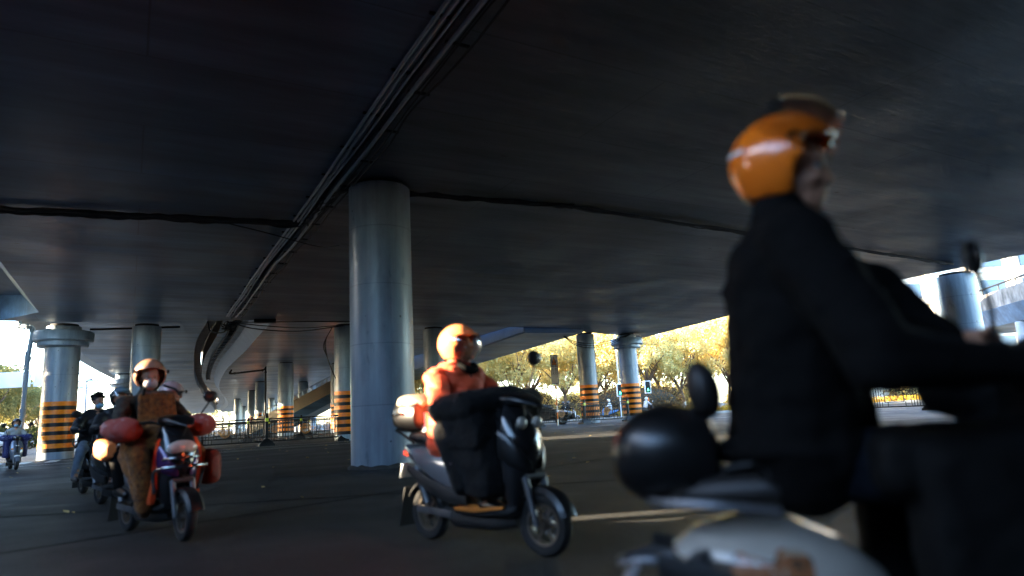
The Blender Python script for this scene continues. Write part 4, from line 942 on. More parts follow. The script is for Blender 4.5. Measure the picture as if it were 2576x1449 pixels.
    # front
    if cowl == 'retro':
        shield([(.26, .40, .03, .10), (.36, .40, .09, .15), (.55, .385, .12, .185), (.75, .36, .115, .185), (.88, .335, .08, .15), (.94, .325, .04, .09)]).build('leg_shield', sm, o)
        hd = MB().ell((.34, 0, 1.0), (.12, .13, .085)).build('headset_cover', trim, o)
        MB().lathe([(.001, .03), (.06, .02), (.075, 0)], 22, (.40, 0, 1.005), 'X').build('headlight', M_LENS, o)
        for s in (-1, 1): MB().ell((.475, s * .125, .66), (.02, .032, .028)).build('indicator', M_AMBER, o)
        MB().ell((.49, 0, .76), (.012, .045, .03)).build('front_emblem', M_CHROME, o)
    else:
        shield([(.24, .42, .02, .09), (.34, .41, .08, .14), (.50, .40, .14, .17), (.66, .375, .19, .18), (.80, .35, .20, .175), (.92, .33, .17, .15), (1.0, .315, .12, .12), (1.04, .31, .05, .07)]).build('leg_shield', sm, o)
        for s in (-1, 1):
            MB().loft([(.385, .74, .014, .10, s * .175), (.46, .70, .022, .11, s * .16), (.535, .64, .02, .075, s * .115), (.575, .58, .012, .03, s * .06)], 12, 2).build('fairing_panel', panelmat or trim, o)
        MB().loft([(.22, 1.03, .10, .035), (.32, 1.05, .15, .05), (.46, 1.045, .13, .04), (.58, 1.01, .07, .022), (.64, .99, .02, .01)], 18, 2.4).build('handlebar_cowl', trim, o)
        if light == 'wide':
            MB().ell((.515, 0, .80), (.045, .135, .07)).build('headlight', M_LENS, o)
        else:
            for s in (-1, 1): MB().ell((.525, s * .075, .88), (.025, .045, .042)).build('headlight', M_LENS, o)
        for s in (-1, 1): MB().ell((.46, s * .145, .74), (.03, .022, .03)).build('indicator', M_AMBER if light == 'wide' else M_LENS, o)
    hb = MB(); hb.tube(curve([(.25, -.36, 1.02), (.27, -.2, 1.04), (.34, -.08, 1.01), (.34, .08, 1.01), (.27, .2, 1.04), (.25, .36, 1.02)], 5), .013, 10).build('handlebar', M_BLACK, o)
    for s in (-1, 1): MB().tube([(.265, s * .23, 1.035), (.25, s * .37, 1.02)], .018, 12).build('grip', M_DARKRUB, o)
    for s, f in zip((1, -1), mirrors):
        if f: mirror(o, s, up=mirror_up * f)
    if crash:
        b = MB()
        b.tube(curve([(.42, -.19, .42), (.47, -.22, .60), (.62, -.17, .64), (.70, 0, .645), (.62, .17, .64), (.47, .22, .60), (.42, .19, .42)], 6), .015, 10)
        b.tube(curve([(.45, -.16, .70), (.58, -.12, .715), (.63, 0, .72), (.58, .12, .715), (.45, .16, .70)], 6), .012, 10)
        b.build('crash_bar', M_CHROME, o)
    if topbox == 'shell':
        c = MB().loft([(-.56, .96, .10, .09), (-.60, .97, .17, .13), (-.74, .98, .20, .15), (-.88, .97, .17, .13), (-.95, .96, .09, .07)], 24, 2.6).build('top_box', M_BPLAST, o)
        MB().loft([(-.57, 1.055, .10, .035), (-.66, 1.08, .18, .06), (-.78, 1.085, .19, .062), (-.90, 1.06, .12, .04)], 20, 2.4).build('lid', mat('cream_lid', (.42, .34, .24), .3, coat=.3), c)
        b = MB(); b.tube(curve([(-.70, -.205, .99), (-.83, -.19, .985), (-.94, -.11, .98), (-.965, 0, .975), (-.94, .11, .98), (-.83, .19, .985), (-.70, .205, .99)], 4), .012, 8); b.build('trim_band', M_CHROME, c)
        for s in (-1, 1): MB().box((-.57, s * .06, .90), (.05, .06, .18), bev=.01).build('latch', M_WHITE, c)
    if topbox == 'backrest':
        c = MB().loft([(-.53, .81, .06, .07), (-.55, .81, .11, .11), (-.60, .815, .125, .13), (-.67, .82, .13, .135), (-.74, .815, .12, .12), (-.79, .81, .08, .08), (-.81, .81, .04, .04)], 28, 2.1).build('top_box', M_BPLAST, o)
        MB().ell((-.55, 0, .985), (.048, .07, .082), Euler((0, R(-10), 0))).build('backrest_pad', M_SEATV, c)
        MB().tube(curve([(-.58, 0, .93), (-.55, 0, .96), (-.53, 0, .99)], 3), .016, 8).build('pad_stem', M_BLACK, c)
        for s in (-1, 1): MB().tube(curve([(-.53, s * .12, .78), (-.38, s * .15, .80), (-.25, s * .16, .77)], 4), .010, 8).build('side_rail', M_BLACK, c)
    b = MB().tube([(-.1, .14, .2), (-.28, .2, .12)], .012, 8); b.build('kick_stand', M_GALV, o)
    return o

# ------------------------------------------------------------------ people
M_SKIN = mat('skin', (.46, .22, .13), .55, var=.12, scale=9)
M_HAIR = mat('black_hair', (.01, .009, .008), .5, bump=.05, bscale=60)
M_EYE = mat('eye_white', (.6, .58, .55), .2); M_IRIS = mat('iris', (.02, .012, .008), .15)
def head_prims(T, big=1.0):
    def P(x, y, z): return tuple(T @ Vector((x, y, z)))
    q_ = T.to_3x3().to_4x4().to_euler()
    E_ = lambda c, r: ('e', P(*c), r, q_)
    pr = [E_((-.012, 0, .035), (.100, .077, .090)), E_((.022, 0, -.03), (.068, .062, .088)), E_((.036, 0, -.085), (.048, .048, .036)), E_((.062, 0, -.103), (.024, .026, .02)),
          ('c', P(.086, 0, .008), .009, P(.100, 0, -.034), .0145), ('c', P(.092, -.012, -.04), .0095, P(.092, .012, -.04), .0095),
          ('c', P(.083, -.038, .022), .012, P(.083, .038, .022), .012), E_((.060, .040, -.03), (.030, .024, .026)), E_((.060, -.040, -.03), (.030, .024, .026)),
          ('c', P(.086, -.018, -.064), .0085, P(.086, .018, -.064), .0085), ('c', P(.085, -.014, -.076), .010, P(.085, .014, -.076), .010)]
    for s in (-1, 1): pr.append(E_((-.008, s * .078, -.008), (.02, .012, .033)))
    return pr
def hand_prims(p, s, ax=(0, 1, 0), fwd=(1, 0, 0), r=.018):
    """a hand closed round a grip at p; s=+1 left. wrist comes from -fwd"""
    p = Vector(p); A = Vector(ax).normalized(); F = Vector(fwd).normalized(); U = Vector((0, 0, 1))
    pr = [('e', tuple(p - F * .035 + U * .022), (.046, .046, .018), None)]
    for k in range(4):
        L = (.95, 1.05, 1.0, .8)[k]; c = p + A * s * (-.036 + .024 * k)
        a = c - F * .0 + U * .034; b_ = c + F * .030 * L + U * .02; d = c + F * .026 * L - U * .016; e = c - F * .004 - U * .028
        pr += [('c', tuple(c - F * .02 + U * .03), .0105, tuple(a), .0105), ('c', tuple(a), .0105, tuple(b_), .0098), ('c', tuple(b_), .0098, tuple(d), .009), ('c', tuple(d), .009, tuple(e), .0082)]
    t0 = p - F * .045 - A * s * .03 + U * .01; t1 = p - F * .02 - A * s * .058 - U * .006; t2 = p + F * .012 - A * s * .055 - U * .022
    pr += [('c', tuple(t0), .013, tuple(t1), .012), ('c', tuple(t1), .012, tuple(t2), .0095)]
    return pr
def helmet_shell(T, r, mode, m, parent, name='helmet', sub=True):
    """open face helmet: ellipsoid shell with the face opening cut away"""
    n, k_ = 40, 26; vs, fs, keep = [], [], set(); idx = {}
    for i in range(k_ + 1):
        el = R(88 - 150 * i / k_)
        for j in range(n):
            az = 2 * math.pi * j / n
            vs.append(T @ Vector((r[0] * math.cos(el) * math.cos(az) * (1 - .04 * (el < -.3)), r[1] * math.cos(el) * math.sin(az), r[2] * math.sin(el))))
    for i in range(k_):
        e = 88 - 150 * (i + .5) / k_
        for j in range(n):
            az = (j + .5) * 360 / n; az = az - 360 if az > 180 else az; a = abs(az)
            if mode == 'open': cut = (a < 66 + max(0, -e) * .15 and e < 22 - (a / 66) ** 3 * 6) or e < -50 + (8 if a > 150 else 0)
            elif mode == 'half': cut = (a < 74 and e < 14) or (e < -18 - (0 if a > 95 else -26)) or e < -30
            else: cut = e < -45
            if cut: continue
            fs.append((i * n + j, i * n + (j + 1) % n, (i + 1) * n + (j + 1) % n, (i + 1) * n + j))
    b = MB().add(vs, fs); me = b.mesh('h')
    bm = bmesh.new(); bm.from_mesh(me); bmesh.ops.delete(bm, geom=[v for v in bm.verts if not v.link_faces], context='VERTS'); bm.to_mesh(me); bm.free()
    me = mod_mesh(me, [('SMOOTH', dict(factor=.4, iterations=3)), ('SOLIDIFY', dict(thickness=.018, offset=-1)), ('SUBSURF', dict(levels=1, render_levels=1))])
    return link(name, me, m, parent, smooth=60)
def visor_shell(T, r, e0, e1, amax, m, parent, name='visor', tilt=0.0):
    n, k_ = 26, 12; vs, fs = [], []
    Q = T @ Matrix.Rotation(tilt, 4, 'Y')
    for i in range(k_ + 1):
        el = R(e1 + (e0 - e1) * i / k_)
        for j in range(n + 1):
            az = R(-amax + 2 * amax * j / n); vs.append(Q @ Vector((r[0] * math.cos(el) * math.cos(az), r[1] * math.cos(el) * math.sin(az), r[2] * math.sin(el))))
    for i in range(k_):
        for j in range(n): fs.append((i * (n + 1) + j, i * (n + 1) + j + 1, (i + 1) * (n + 1) + j + 1, (i + 1) * (n + 1) + j))
    me = mod_mesh(MB().add(vs, fs).mesh('v'), [('SOLIDIFY', dict(thickness=.003, offset=1))])
    return link(name, me, m, parent, smooth=60)
def ruffle(me, fn):
    n = len(me.vertices); co = np.empty(n * 3, np.float32); no = np.empty(n * 3, np.float32)
    me.vertices.foreach_get('co', co); me.vertex_normals.foreach_get('vector', no)
    c3, n3 = co.reshape(-1, 3), no.reshape(-1, 3)
    d = np.array([fn(Vector(c)) for c in c3.tolist()], np.float32)
    me.vertices.foreach_set('co', (c3 + n3 * d[:, None]).ravel()); me.update()
def person(loc, rz, label, head=(.0, 0, 1.53), headrot=(0, 0, 0), jacket=None, trousers=None, shoes=None, voxel=.009, lean=.0, grp=None, hands=None, shoulders=.19,
           pelvis=(-.28, 0, .83), chest=None, knees=None, feet=None, legs=True, helmet=None, mask=None, hair=False, fine=True, jvox=None, bulk=1.0, elbows=None, collar=False, hem=.0, puff=.0):
    o = None
    px, py, pz = pelvis; hx, hy, hz = head
    T = Matrix.Translation(head) @ Euler(headrot, 'XYZ').to_matrix().to_4x4()
    neck = Vector((hx - .03, hy, hz - .19)); ch = Vector(chest) if chest else Vector((px + (hx - px) * .62, py, pz + (neck.z - pz) * .68))
    hands = hands or [(.25, .30, 1.05), (.25, -.30, 1.05)]
    knees = knees or [(.16, .15, .74), (.16, -.15, .74)]; feet = feet or [(.18, .11, .33), (.18, -.11, .33)]
    sh = [neck + Vector((-.03, shoulders, -.055)), neck + Vector((-.03, -shoulders, -.055))]
    el = elbows or [sh[i].lerp(Vector(hands[i]), .5) + Vector((-.04, (.07, -.07)[i], -.09)) for i in (0, 1)]
    el = [Vector(e) for e in el]
    body = [('c', tuple(neck + Vector((.01, 0, .1))), .052, tuple(neck + Vector((-.02, 0, -.03))), .058), ('c', tuple(neck), .07, tuple(ch), .12), ('c', tuple(ch), .13, pelvis, .13)]
    for i in (0, 1):
        body += [('c', tuple(neck + Vector((-.03, 0, -.05))), .06, tuple(sh[i]), .05), ('c', tuple(sh[i]), .048, tuple(el[i]), .038), ('c', tuple(el[i]), .038, tuple(Vector(hands[i]) + Vector((-.06, 0, .01))), .026)]
        if legs: body += [('c', (px, py + (.09, -.09)[i], pz), .09, knees[i], .06), ('c', knees[i], .06, feet[i], .04), ('c', feet[i], .038, tuple(Vector(feet[i]) + Vector((.14, 0, -.03))), .03)]
    body += head_prims(T)
    ms = [blob(body, voxel, 2)]
    if fine:
        for i in (0, 1): ms.append(blob(hand_prims(hands[i], (1, -1)[i]), .0042, 2))
    me = join(ms)
    o = link('person', me, M_SKIN, None, (loc[0], loc[1], 0), rz, 180); tag(o, label, 'person', grp)
    for s in (-1, 1):
        e = MB(); e.ell(T @ Vector((.0715, s * .032, .001)), (.013, .013, .0075), seg=12, rg=8); e.mi = 1; e.ell(T @ Vector((.0815, s * .032, .001)), (.0042, .0065, .006), seg=10, rg=6)
        e.build('eye', [M_EYE, M_IRIS], o)
    jv = jvox or voxel * 1.3
    if jacket:
        bk = bulk
        J = [('c', tuple(neck + Vector((-.02, 0, .035))), .066, tuple(neck + Vector((-.02, 0, -.03))), .085 * bk),
             ('c', tuple(ch + Vector((0, .07, .09))), .125 * bk, (px + .01, py + .06, pz - .0), .135 * bk), ('c', tuple(ch + Vector((0, -.07, .09))), .125 * bk, (px + .01, py - .06, pz - .0), .135 * bk),
             ('c', tuple(ch + Vector((.03, 0, .0))), .14 * bk, (px + .06, py, pz + .06), .13 * bk), ('e', (px, py, pz - .04 - hem), (.165 * bk, .195 * bk, .10 + hem), None)]
        if collar: J += [('c', tuple(neck + Vector((-.03, 0, -.02))), .10, tuple(neck + Vector((-.005, 0, .075))), .078)]
        for i in (0, 1):
            J += [('c', tuple(neck + Vector((-.03, 0, -.06))), .085 * bk, tuple(sh[i]), .078 * bk), ('c', tuple(sh[i]), .080 * bk, tuple(el[i]), .062 * bk), ('c', tuple(el[i]), .062 * bk, tuple(Vector(hands[i]) + Vector((-.085, 0, .012))), .043)]
        me = blob(J, jv, 14)
        ruffle(me, lambda p: mnoise.noise(Vector((p.x * 9, p.y * 9, p.z * 17))) * .011 + mnoise.noise(Vector((p.x * 25, p.y * 25, p.z * 34 + 7))) * .004 + (puff * abs(math.sin(p.z * 36 + p.x * 9)) ** .6 if puff else 0))   # folds of cloth
        link('jacket', me, jacket, o, smooth=180)
    if legs and trousers:
        L = [('e', (px, py, pz - .04), (.13, .17, .10), None)]
        for i in (0, 1):
            f = Vector(feet[i]); L += [('c', (px + .02, py + (.085, -.085)[i], pz - .01), .105, knees[i], .078), ('c', knees[i], .078, tuple(f + Vector((-.01, 0, .05))), .056)]
        me = blob(L, jv, 3)
        ruffle(me, lambda p: mnoise.noise(Vector((p.x * 13, p.y * 13, p.z * 24))) * .008)
        link('trousers', me, trousers, o, smooth=180)
        for i in (0, 1):
            f = Vector(feet[i]); me = blob([('c', tuple(f + Vector((-.03, 0, -.01))), .05, tuple(f + Vector((.05, 0, -.012))), .045), ('c', tuple(f + Vector((.05, 0, -.014))), .045, tuple(f + Vector((.16, 0, -.03))), .036)], .012, 2)
            link('shoe', me, shoes or M_BPLAST, o, smooth=180)
    if mask:
        me = blob([('e', tuple(T @ Vector((.055, 0, -.055))), (.060, .066, .055), T.to_euler()), ('e', tuple(T @ Vector((.066, 0, -.054))), (.044, .046, .050), T.to_euler())], .006, 6)
        link('face_mask', me, mask, o, smooth=180)
    if hair:
        b = MB(); b.ell(T @ Vector((-.035, 0, .062)), (.108, .092, .088), T.to_euler(), 20, 14); q_ = random.Random(9)
        for k in range(260):
            a, e_ = q_.uniform(0, 6.28), q_.uniform(.15, 1.4); d = Vector((math.cos(a) * math.cos(e_), math.sin(a) * math.cos(e_), math.sin(e_)))
            if d.x > .5 and d.z < .35: continue
            p0 = Vector((-.02 + d.x * .105, d.y * .088, .052 + d.z * .09)); p1 = p0 + (d + Vector((q_.uniform(.0, .6), q_.uniform(-.3, .3), q_.uniform(0, .5)))).normalized() * q_.uniform(.025, .05)
            b.tube([T @ p0, T @ p1], [.008, .002], 4)
        b.build('hair', M_HAIR, o)
    if helmet: helmet(o, T @ Matrix.Translation((-.012, 0, .03)))
    return o

def patch(T, r, a0, a1, e0, e1, m, parent, name):
    n, k_ = 16, 6; vs, fs = [], []
    for i in range(k_ + 1):
        el = R(e0 + (e1 - e0) * i / k_)
        for j in range(n + 1):
            az = R(a0 + (a1 - a0) * j / n); vs.append(T @ Vector((r[0] * math.cos(el) * math.cos(az), r[1] * math.cos(el) * math.sin(az), r[2] * math.sin(el))))
    for i in range(k_):
        for j in range(n): fs.append((i * (n + 1) + j, i * (n + 1) + j + 1, (i + 1) * (n + 1) + j + 1, (i + 1) * (n + 1) + j))
    me = mod_mesh(MB().add(vs, fs).mesh('v'), [('SOLIDIFY', dict(thickness=.002, offset=1))])
    return link(name, me, m, parent, smooth=60)
HR = (.156, .132, .146)
G_CLEAR = glass_mat('clear_visor', (.95, .93, .9), .10); G_SMOKE = glass_mat('smoked_visor', (.90, .88, .86), .03)
def H(m, mode='open', visor=None, r=HR, glint=None, strap=True, rim=None):
    def f(o, T):
        h = helmet_shell(T, r, mode, m, o)
        if strap:
            b = MB(); q_ = [T @ Vector(v) for v in ((-.01, .085, -.06), (.02, .075, -.12), (.045, 0, -.152), (.02, -.075, -.12), (-.01, -.085, -.06))]; b.tube(curve(q_, 5), .008, 6); b.build('chin_strap', M_BLACK, h)
        if visor == 'down': visor_shell(T, (r[0] * 1.10, r[1] * 1.06, r[2] * 1.02), -52, 26, 80, G_CLEAR, h); patch(T, (r[0] * 1.105, r[1] * 1.07, r[2] * 1.06), -82, 82, 22, 28, rim or m, h, 'visor_rim')
        if visor == 'up': visor_shell(T, (r[0] * 1.26, r[1] * 1.12, r[2] * 1.28), -30, 24, 80, G_SMOKE, h, tilt=-R(66))
        if visor == 'brow': visor_shell(T, (r[0] * 1.10, r[1] * 1.06, r[2] * 1.05), 2, 34, 80, G_SMOKE, h)
        for s in (-1, 1): MB().lathe([(.001, .012), (.018, .01), (.02, 0)], 12, (0, 0, 0), 'Y').build('visor_pivot', M_BLACK, h).location = T @ Vector((.045, s * (r[1] * 1.0), .03))
        if glint:
            patch(T, (r[0] * 1.012, r[1] * 1.012, r[2] * 1.012), -158, -125, 7, 11, glint, h, 'painted_highlight')  # white patch standing in for a streak highlight on the shell
    return f
P_ORANGE = mat('orange_helmet_paint', (.88, .19, .012), .2, coat=.6, var=.05, scale=3)
P_CORAL = mat('coral_helmet_paint', (.85, .27, .10), .22, coat=.6, var=.05, scale=3)
P_BRONZE = mat('bronze_helmet_paint', (.50, .27, .17), .2, metal=.3, coat=.7)
P_STEEL = mat('steel_blue_helmet_paint', (.22, .30, .36), .22, coat=.6)
P_PINK = mat('grey_pink_helmet_paint', (.42, .34, .35), .25, coat=.5)
P_BLACKH = mat('black_helmet_paint', (.03, .03, .032), .2, coat=.6)
P_WHITEH = mat('white_helmet_paint', (.72, .72, .72), .25, coat=.5)
P_BLUEH = mat('blue_helmet_paint', (.08, .25, .55), .25, coat=.5)
P_PURPLE = mat('purple_paint', (.07, .02, .10), .2, coat=.7, metal=.3)
P_BLACK = mat('black_paint', (.012, .012, .013), .18, coat=.7)
P_CREAM = mat('cream_white_paint', (.42, .385, .33), .25, coat=.5, var=.12, scale=5)
P_SILVER = mat('silver_paint', (.5, .52, .55), .25, metal=.5, coat=.5)
P_GREYB = mat('blue_grey_paint', (.15, .17, .21), .22, metal=.4, coat=.6)
P_RED = mat('orange_red_paint', (.6, .08, .02), .3, coat=.4)
def decal_mat():
    m = P_CREAM.copy(); m.name = 'cream_paint_with_stickers'; nt = m.node_tree; L = nt.links.new; b = nt.nodes['Principled BSDF']
    src = b.inputs['Base Color'].links[0].from_socket
    tc = nd(nt, 'ShaderNodeTexCoord'); sx = nd(nt, 'ShaderNodeSeparateXYZ'); L(tc.outputs['Object'], sx.inputs[0])
    nz = nd(nt, 'ShaderNodeTexNoise'); nz.inputs['Scale'].default_value = 13; nz.inputs['Detail'].default_value = 3; L(tc.outputs['Object'], nz.inputs['Vector'])
    cr = nd(nt, 'ShaderNodeValToRGB'); cr.color_ramp.interpolation = 'CONSTANT'; e = cr.color_ramp.elements
    e[0].color = (.06, .045, .03, 1); e[1].position = .44; e[1].color = (.30, .12, .05, 1); q = e.new(.52); q.color = (.36, .30, .22, 1); q = e.new(.6); q.color = (.10, .08, .06, 1)
    L(nz.outputs['Fac'], cr.inputs['Fac'])
    n2 = nd(nt, 'ShaderNodeTexNoise'); n2.inputs['Scale'].default_value = 6; L(tc.outputs['Object'], n2.inputs['Vector'])
    a = nd(nt, 'ShaderNodeMath'); a.operation = 'MULTIPLY_ADD'; a.inputs[1].default_value = .25; L(n2.outputs['Fac'], a.inputs[0]); L(sx.outputs['Z'], a.inputs[2])
    c1 = nd(nt, 'ShaderNodeMath'); c1.operation = 'LESS_THAN'; c1.inputs[1].default_value = .69; L(a.outputs[0], c1.inputs[0])
    c2 = nd(nt, 'ShaderNodeMath'); c2.operation = 'LESS_THAN'; c2.inputs[1].default_value = -.36; L(sx.outputs['X'], c2.inputs[0])
    mu = nd(nt, 'ShaderNodeMath'); mu.operation = 'MULTIPLY'; L(c1.outputs[0], mu.inputs[0]); L(c2.outputs[0], mu.inputs[1])
    mx = nd(nt, 'ShaderNodeMix'); mx.data_type = 'RGBA'; L(mu.outputs[0], mx.inputs['Factor']); L(src, mx.inputs[6]); L(cr.outputs[0], mx.inputs[7]); L(mx.outputs[2], b.inputs['Base Color'])
    return m
F_ORANGE = mat('orange_jacket_cloth', (.80, .095, .028), .7, var=.15, scale=5, bump=.03, bscale=30, sheen=.1)
F_BLACK = mat('black_jacket_cloth', (.0022, .0022, .0024), .9, spec=.15, var=.3, scale=7, bump=.05, bscale=22)
F_PUFF = mat('black_puffer_cloth', (.012, .012, .014), .5, bump=.04, bscale=14)
F_JEANS = mat('faded_jeans', (.16, .20, .25), .85, var=.35, scale=5, bump=.03, bscale=40)
F_NAVY = mat('navy_jeans', (.006, .0085, .014), .9, spec=.15, var=.4, scale=5, bump=.04, bscale=40)
F_FUR = mat('brown_plush', (.085, .026, .005), .95, var=.6, scale=24, bump=.2, bscale=80, sheen=.12, col2=(.30, .11, .016), contrast=(.35, .68))
F_CAMO = camo_mat('camouflage_cloth', [(.006, .007, .005), (.012, .016, .008), (.035, .018, .010), (.005, .005, .005), (.04, .034, .02)], 16)
F_MITT = mat('red_pink_quilted_cloth', (.36, .075, .055), .8, var=.35, scale=11, bump=.06, bscale=18, col2=(.42, .26, .25), contrast=(.56, .66))
F_GREY = mat('grey_coat_cloth', (.30, .31, .29), .85, var=.2, scale=6, bump=.04)
F_WHITE = mat('white_coat_cloth', (.6, .6, .6), .85, var=.15, scale=6, bump=.04)
F_QUILT = mat('black_quilt_cloth', (.0022, .0022, .0022), .8, spec=.2, var=.4, scale=12, bump=.08, bscale=16)
F_DOTS = dots_mat('navy_dotted_quilt', (.02, .025, .11), (.5, .5, .6), 26, .2)
F_BLKDOT = dots_mat('black_sprigged_quilt', (.0028, .0025, .0028), (.16, .10, .10), 8.5, .06, .95)
F_MASKB = mat('blue_mask_cloth', (.24, .46, .62), .8); F_MASKW = mat('grey_mask_cloth', (.42, .38, .38), .8)
F_STRIPE = mat('grey_reflective_tape', (.3, .27, .26), .4)
def mitts(sc, m, r=(.15, .125, .105), hands=((.23, .33, 1.0), (.23, -.33, 1.0)), name='handlebar_mitt'):
    for k, h in enumerate(hands):
        s = (1, -1)[k]
        me = blob([('e', h, r, Euler((0, 0, s * .5))), ('e', (h[0] - .09, h[1] + s * .05, h[2] + .01), (r[0] * .8, r[1] * .8, r[2] * .85), Euler((0, 0, s * .5)))], .012, 3)
        ruffle(me, lambda p: mnoise.noise(p * 14) * .012)
        link(name, me, m, sc, smooth=180)
def quilt(loc, rz, prims, m, label, cat, vox=.012, amp=.014, name='lap_apron', extra=None):
    me = blob(prims, vox, 4)
    ruffle(me, lambda p: mnoise.noise(Vector((p.x * 9, p.y * 9, p.z * 4))) * amp + mnoise.noise(p * 26) * amp * .35)
    o = link(name, me, m, None, (loc[0], loc[1], 0), rz, 180); tag(o, label, cat)
    if extra: extra(o)
    return o

# --- rider 1: purple scooter with a brown plush apron, a child riding behind
L1, A1 = (-3.45, 6.5), R(-40.3)
s1 = scooter(L1, A1, 'purple scooter with a chrome crash bar and red quilted hand mitts, leading on the left', P_PURPLE, light='wide', crash=True, mirrors=(1, 0), mirror_up=.17, tailpaint=mat('dull_silver_plastic', (.2, .2, .21), .3, metal=.4), shieldmat=P_BLACK, panelmat=P_PURPLE, front_steer=R(-6))
mitts(s1, F_MITT, (.155, .15, .115), ((.22, .28, 1.0), (.2, -.38, .98)))
MB().loft([(.47, .56, .02, .20), (.44, .56, .05, .22), (.40, .56, .05, .22)], 14, 4).build('inner_panel', P_RED, s1)
for s in (-1, 1): MB().loft([(.30, .33, .02, .02, s * .19), (.40, .42, .03, .10, s * .19), (.43, .66, .03, .16, s * .185), (.41, .86, .02, .03, s * .16)], 10, 3).build('edge_panel', P_RED, s1)
b = MB(); b.loft([(.02, .60, .03, .10, .38), (.06, .60, .075, .16, .38), (.24, .60, .085, .17, .38), (.36, .60, .07, .15, .37), (.40, .60, .03, .10, .36)], 18, 3); 
tag(b.build('shopping_bag', mat('brown_bag_cloth', (.17, .028, .012), .7, var=.3, scale=6, bump=.05), None, (L1[0], L1[1], 0), A1), 'dark red brown bag hanging on the far side of the purple scooter', 'bag')
MB().tube(curve([(.2, .33, .76), (.22, .3, .95), (.28, .2, 1.04)], 4), .01, 6).build('handle', M_BLACK, bpy.data.objects['shopping_bag'])
p1 = person(L1, A1, 'rider in camouflage jacket, grey face mask and bronze helmet on the purple scooter', head=(-.12, -.06, 1.475), headrot=(0, R(4), R(-12)), jacket=F_CAMO, trousers=F_BLACK, voxel=.009,
            hands=[(.22, .33, 1.02), (.22, -.33, 1.02)], helmet=H(P_BRONZE, 'open', None, r=(.166, .146, .156)), mask=F_MASKW, collar=True, pelvis=(-.24, 0, .83), bulk=1.04)
def bib(o):
    MB().tube([(.02 - 1.6 * y_ * y_, y_ - .03, 1.327 - .5 * y_ * y_) for y_ in (-.15, -.10, -.05, 0, .05, .10, .15)], .012, 8).build('top_hem', mat('pale_hem', (.12, .07, .05), .8), o)
    b = MB(); b.tube(curve([(.02, .17, 1.30), (-.03, .14, 1.36), (-.14, .08, 1.4)], 4), .012, 6); b.build('strap', M_BLACK, o); b = MB(); b.tube(curve([(.02, -.17, 1.30), (-.03, -.14, 1.36), (-.14, -.08, 1.4)], 4), .012, 6); b.build('strap', M_BLACK, o)
quilt(L1, A1, [*[('c', (.015 - 1.6 * y_ * y_, y_ - .03, 1.30 - .5 * y_ * y_), .028, (.06 - 1.2 * y_ * y_, y_ - .03, 1.0), .04) for y_ in (-.14, -.10, -.05, 0, .05, .10, .14)], ('e', (.03, 0, 1.0), (.10, .24, .10)), ('e', (.07, 0, .92), (.18, .26, .14)), ('e', (.12, 0, .85), (.24, .26, .11)),
               ('c', (.02, -.24, .84), .10, (.22, -.25, .74), .105), ('c', (.22, -.25, .74), .105, (.26, -.22, .52), .085), ('c', (.26, -.22, .52), .085, (.24, -.20, .30), .075), ('c', (.24, -.20, .30), .07, (.22, -.19, .24), .05),
               ('c', (-.02, -.30, .74), .05, (.16, -.29, .60), .06), ('c', (.02, -.28, .80), .07, (.20, -.26, .58), .075), ('c', (.08, -.27, .62), .045, (.20, -.24, .40), .05),
               ('c', (.02, .24, .84), .10, (.24, .24, .72), .10), ('c', (.24, .24, .72), .10, (.24, .22, .4), .07)], F_FUR, 'brown plush lap apron with a bib, draped over the legs of the purple scooter rider', 'lap apron', .011, .012, extra=bib)
c1 = person(L1, A1, 'child passenger in a grey pink helmet behind the rider of the purple scooter', head=(-.56, .33, 1.30), headrot=(0, 0, R(-5)), jacket=F_BLACK, trousers=F_BLACK, voxel=.010, fine=False, shoulders=.14, pelvis=(-.62, .14, .86),
            hands=[(-.36, .28, 1.0), (-.36, -.10, 1.0)], knees=[(-.42, .24, .74), (-.42, -.2, .74)], feet=[(-.35, .24, .42), (-.35, -.2, .42)], helmet=H(P_PINK, 'half', None), bulk=.9)
b = MB(); b.loft([(-.62, .82, .03, .05, -.30), (-.58, .82, .07, .09, -.30), (-.44, .80, .075, .10, -.29), (-.38, .80, .04, .06, -.28)], 14, 3)
tag(b.build('bundle', mat('orange_plastic_cloth', (.75, .28, .10), .45, bump=.04), None, (L1[0], L1[1], 0), A1), 'orange bundle tied at the rear side of the purple scooter', 'bundle')

# --- follower without a helmet and a second rider between
L2, A2 = (-6.95, 11.15), R(-44)
s2 = scooter(L2, A2, 'dark scooter half hidden behind the purple one, ridden by the man without a helmet', P_BLACK, mirrors=(1, 1), seg=24)
person(L2, A2, 'bareheaded man with black hair, pale blue face mask, black jacket and faded jeans', head=(-.02, 0, 1.49), headrot=(0, R(3), R(16)), puff=.012, jacket=F_PUFF, trousers=F_JEANS, voxel=.011, mask=F_MASKB, hair=True, fine=False, pelvis=(-.26, 0, .83), bulk=1.12,
       knees=[(.16, .17, .74), (.14, -.24, .72)], feet=[(.18, .14, .33), (.10, -.30, .30)])
L3, A3 = (-5.45, 9.25), R(-42)
scooter(L3, A3, 'black scooter almost wholly hidden behind the purple one', P_BLACK, mirrors=(0, 0), seg=24, flap=False)
person(L3, A3, 'rider with a glossy steel blue helmet just left of the purple scooter rider', head=(-.05, 0, 1.42), headrot=(0, 0, R(-20)), puff=.012, jacket=F_PUFF, trousers=F_BLACK, voxel=.011, fine=False, helmet=H(P_STEEL, 'open', 'brow'))

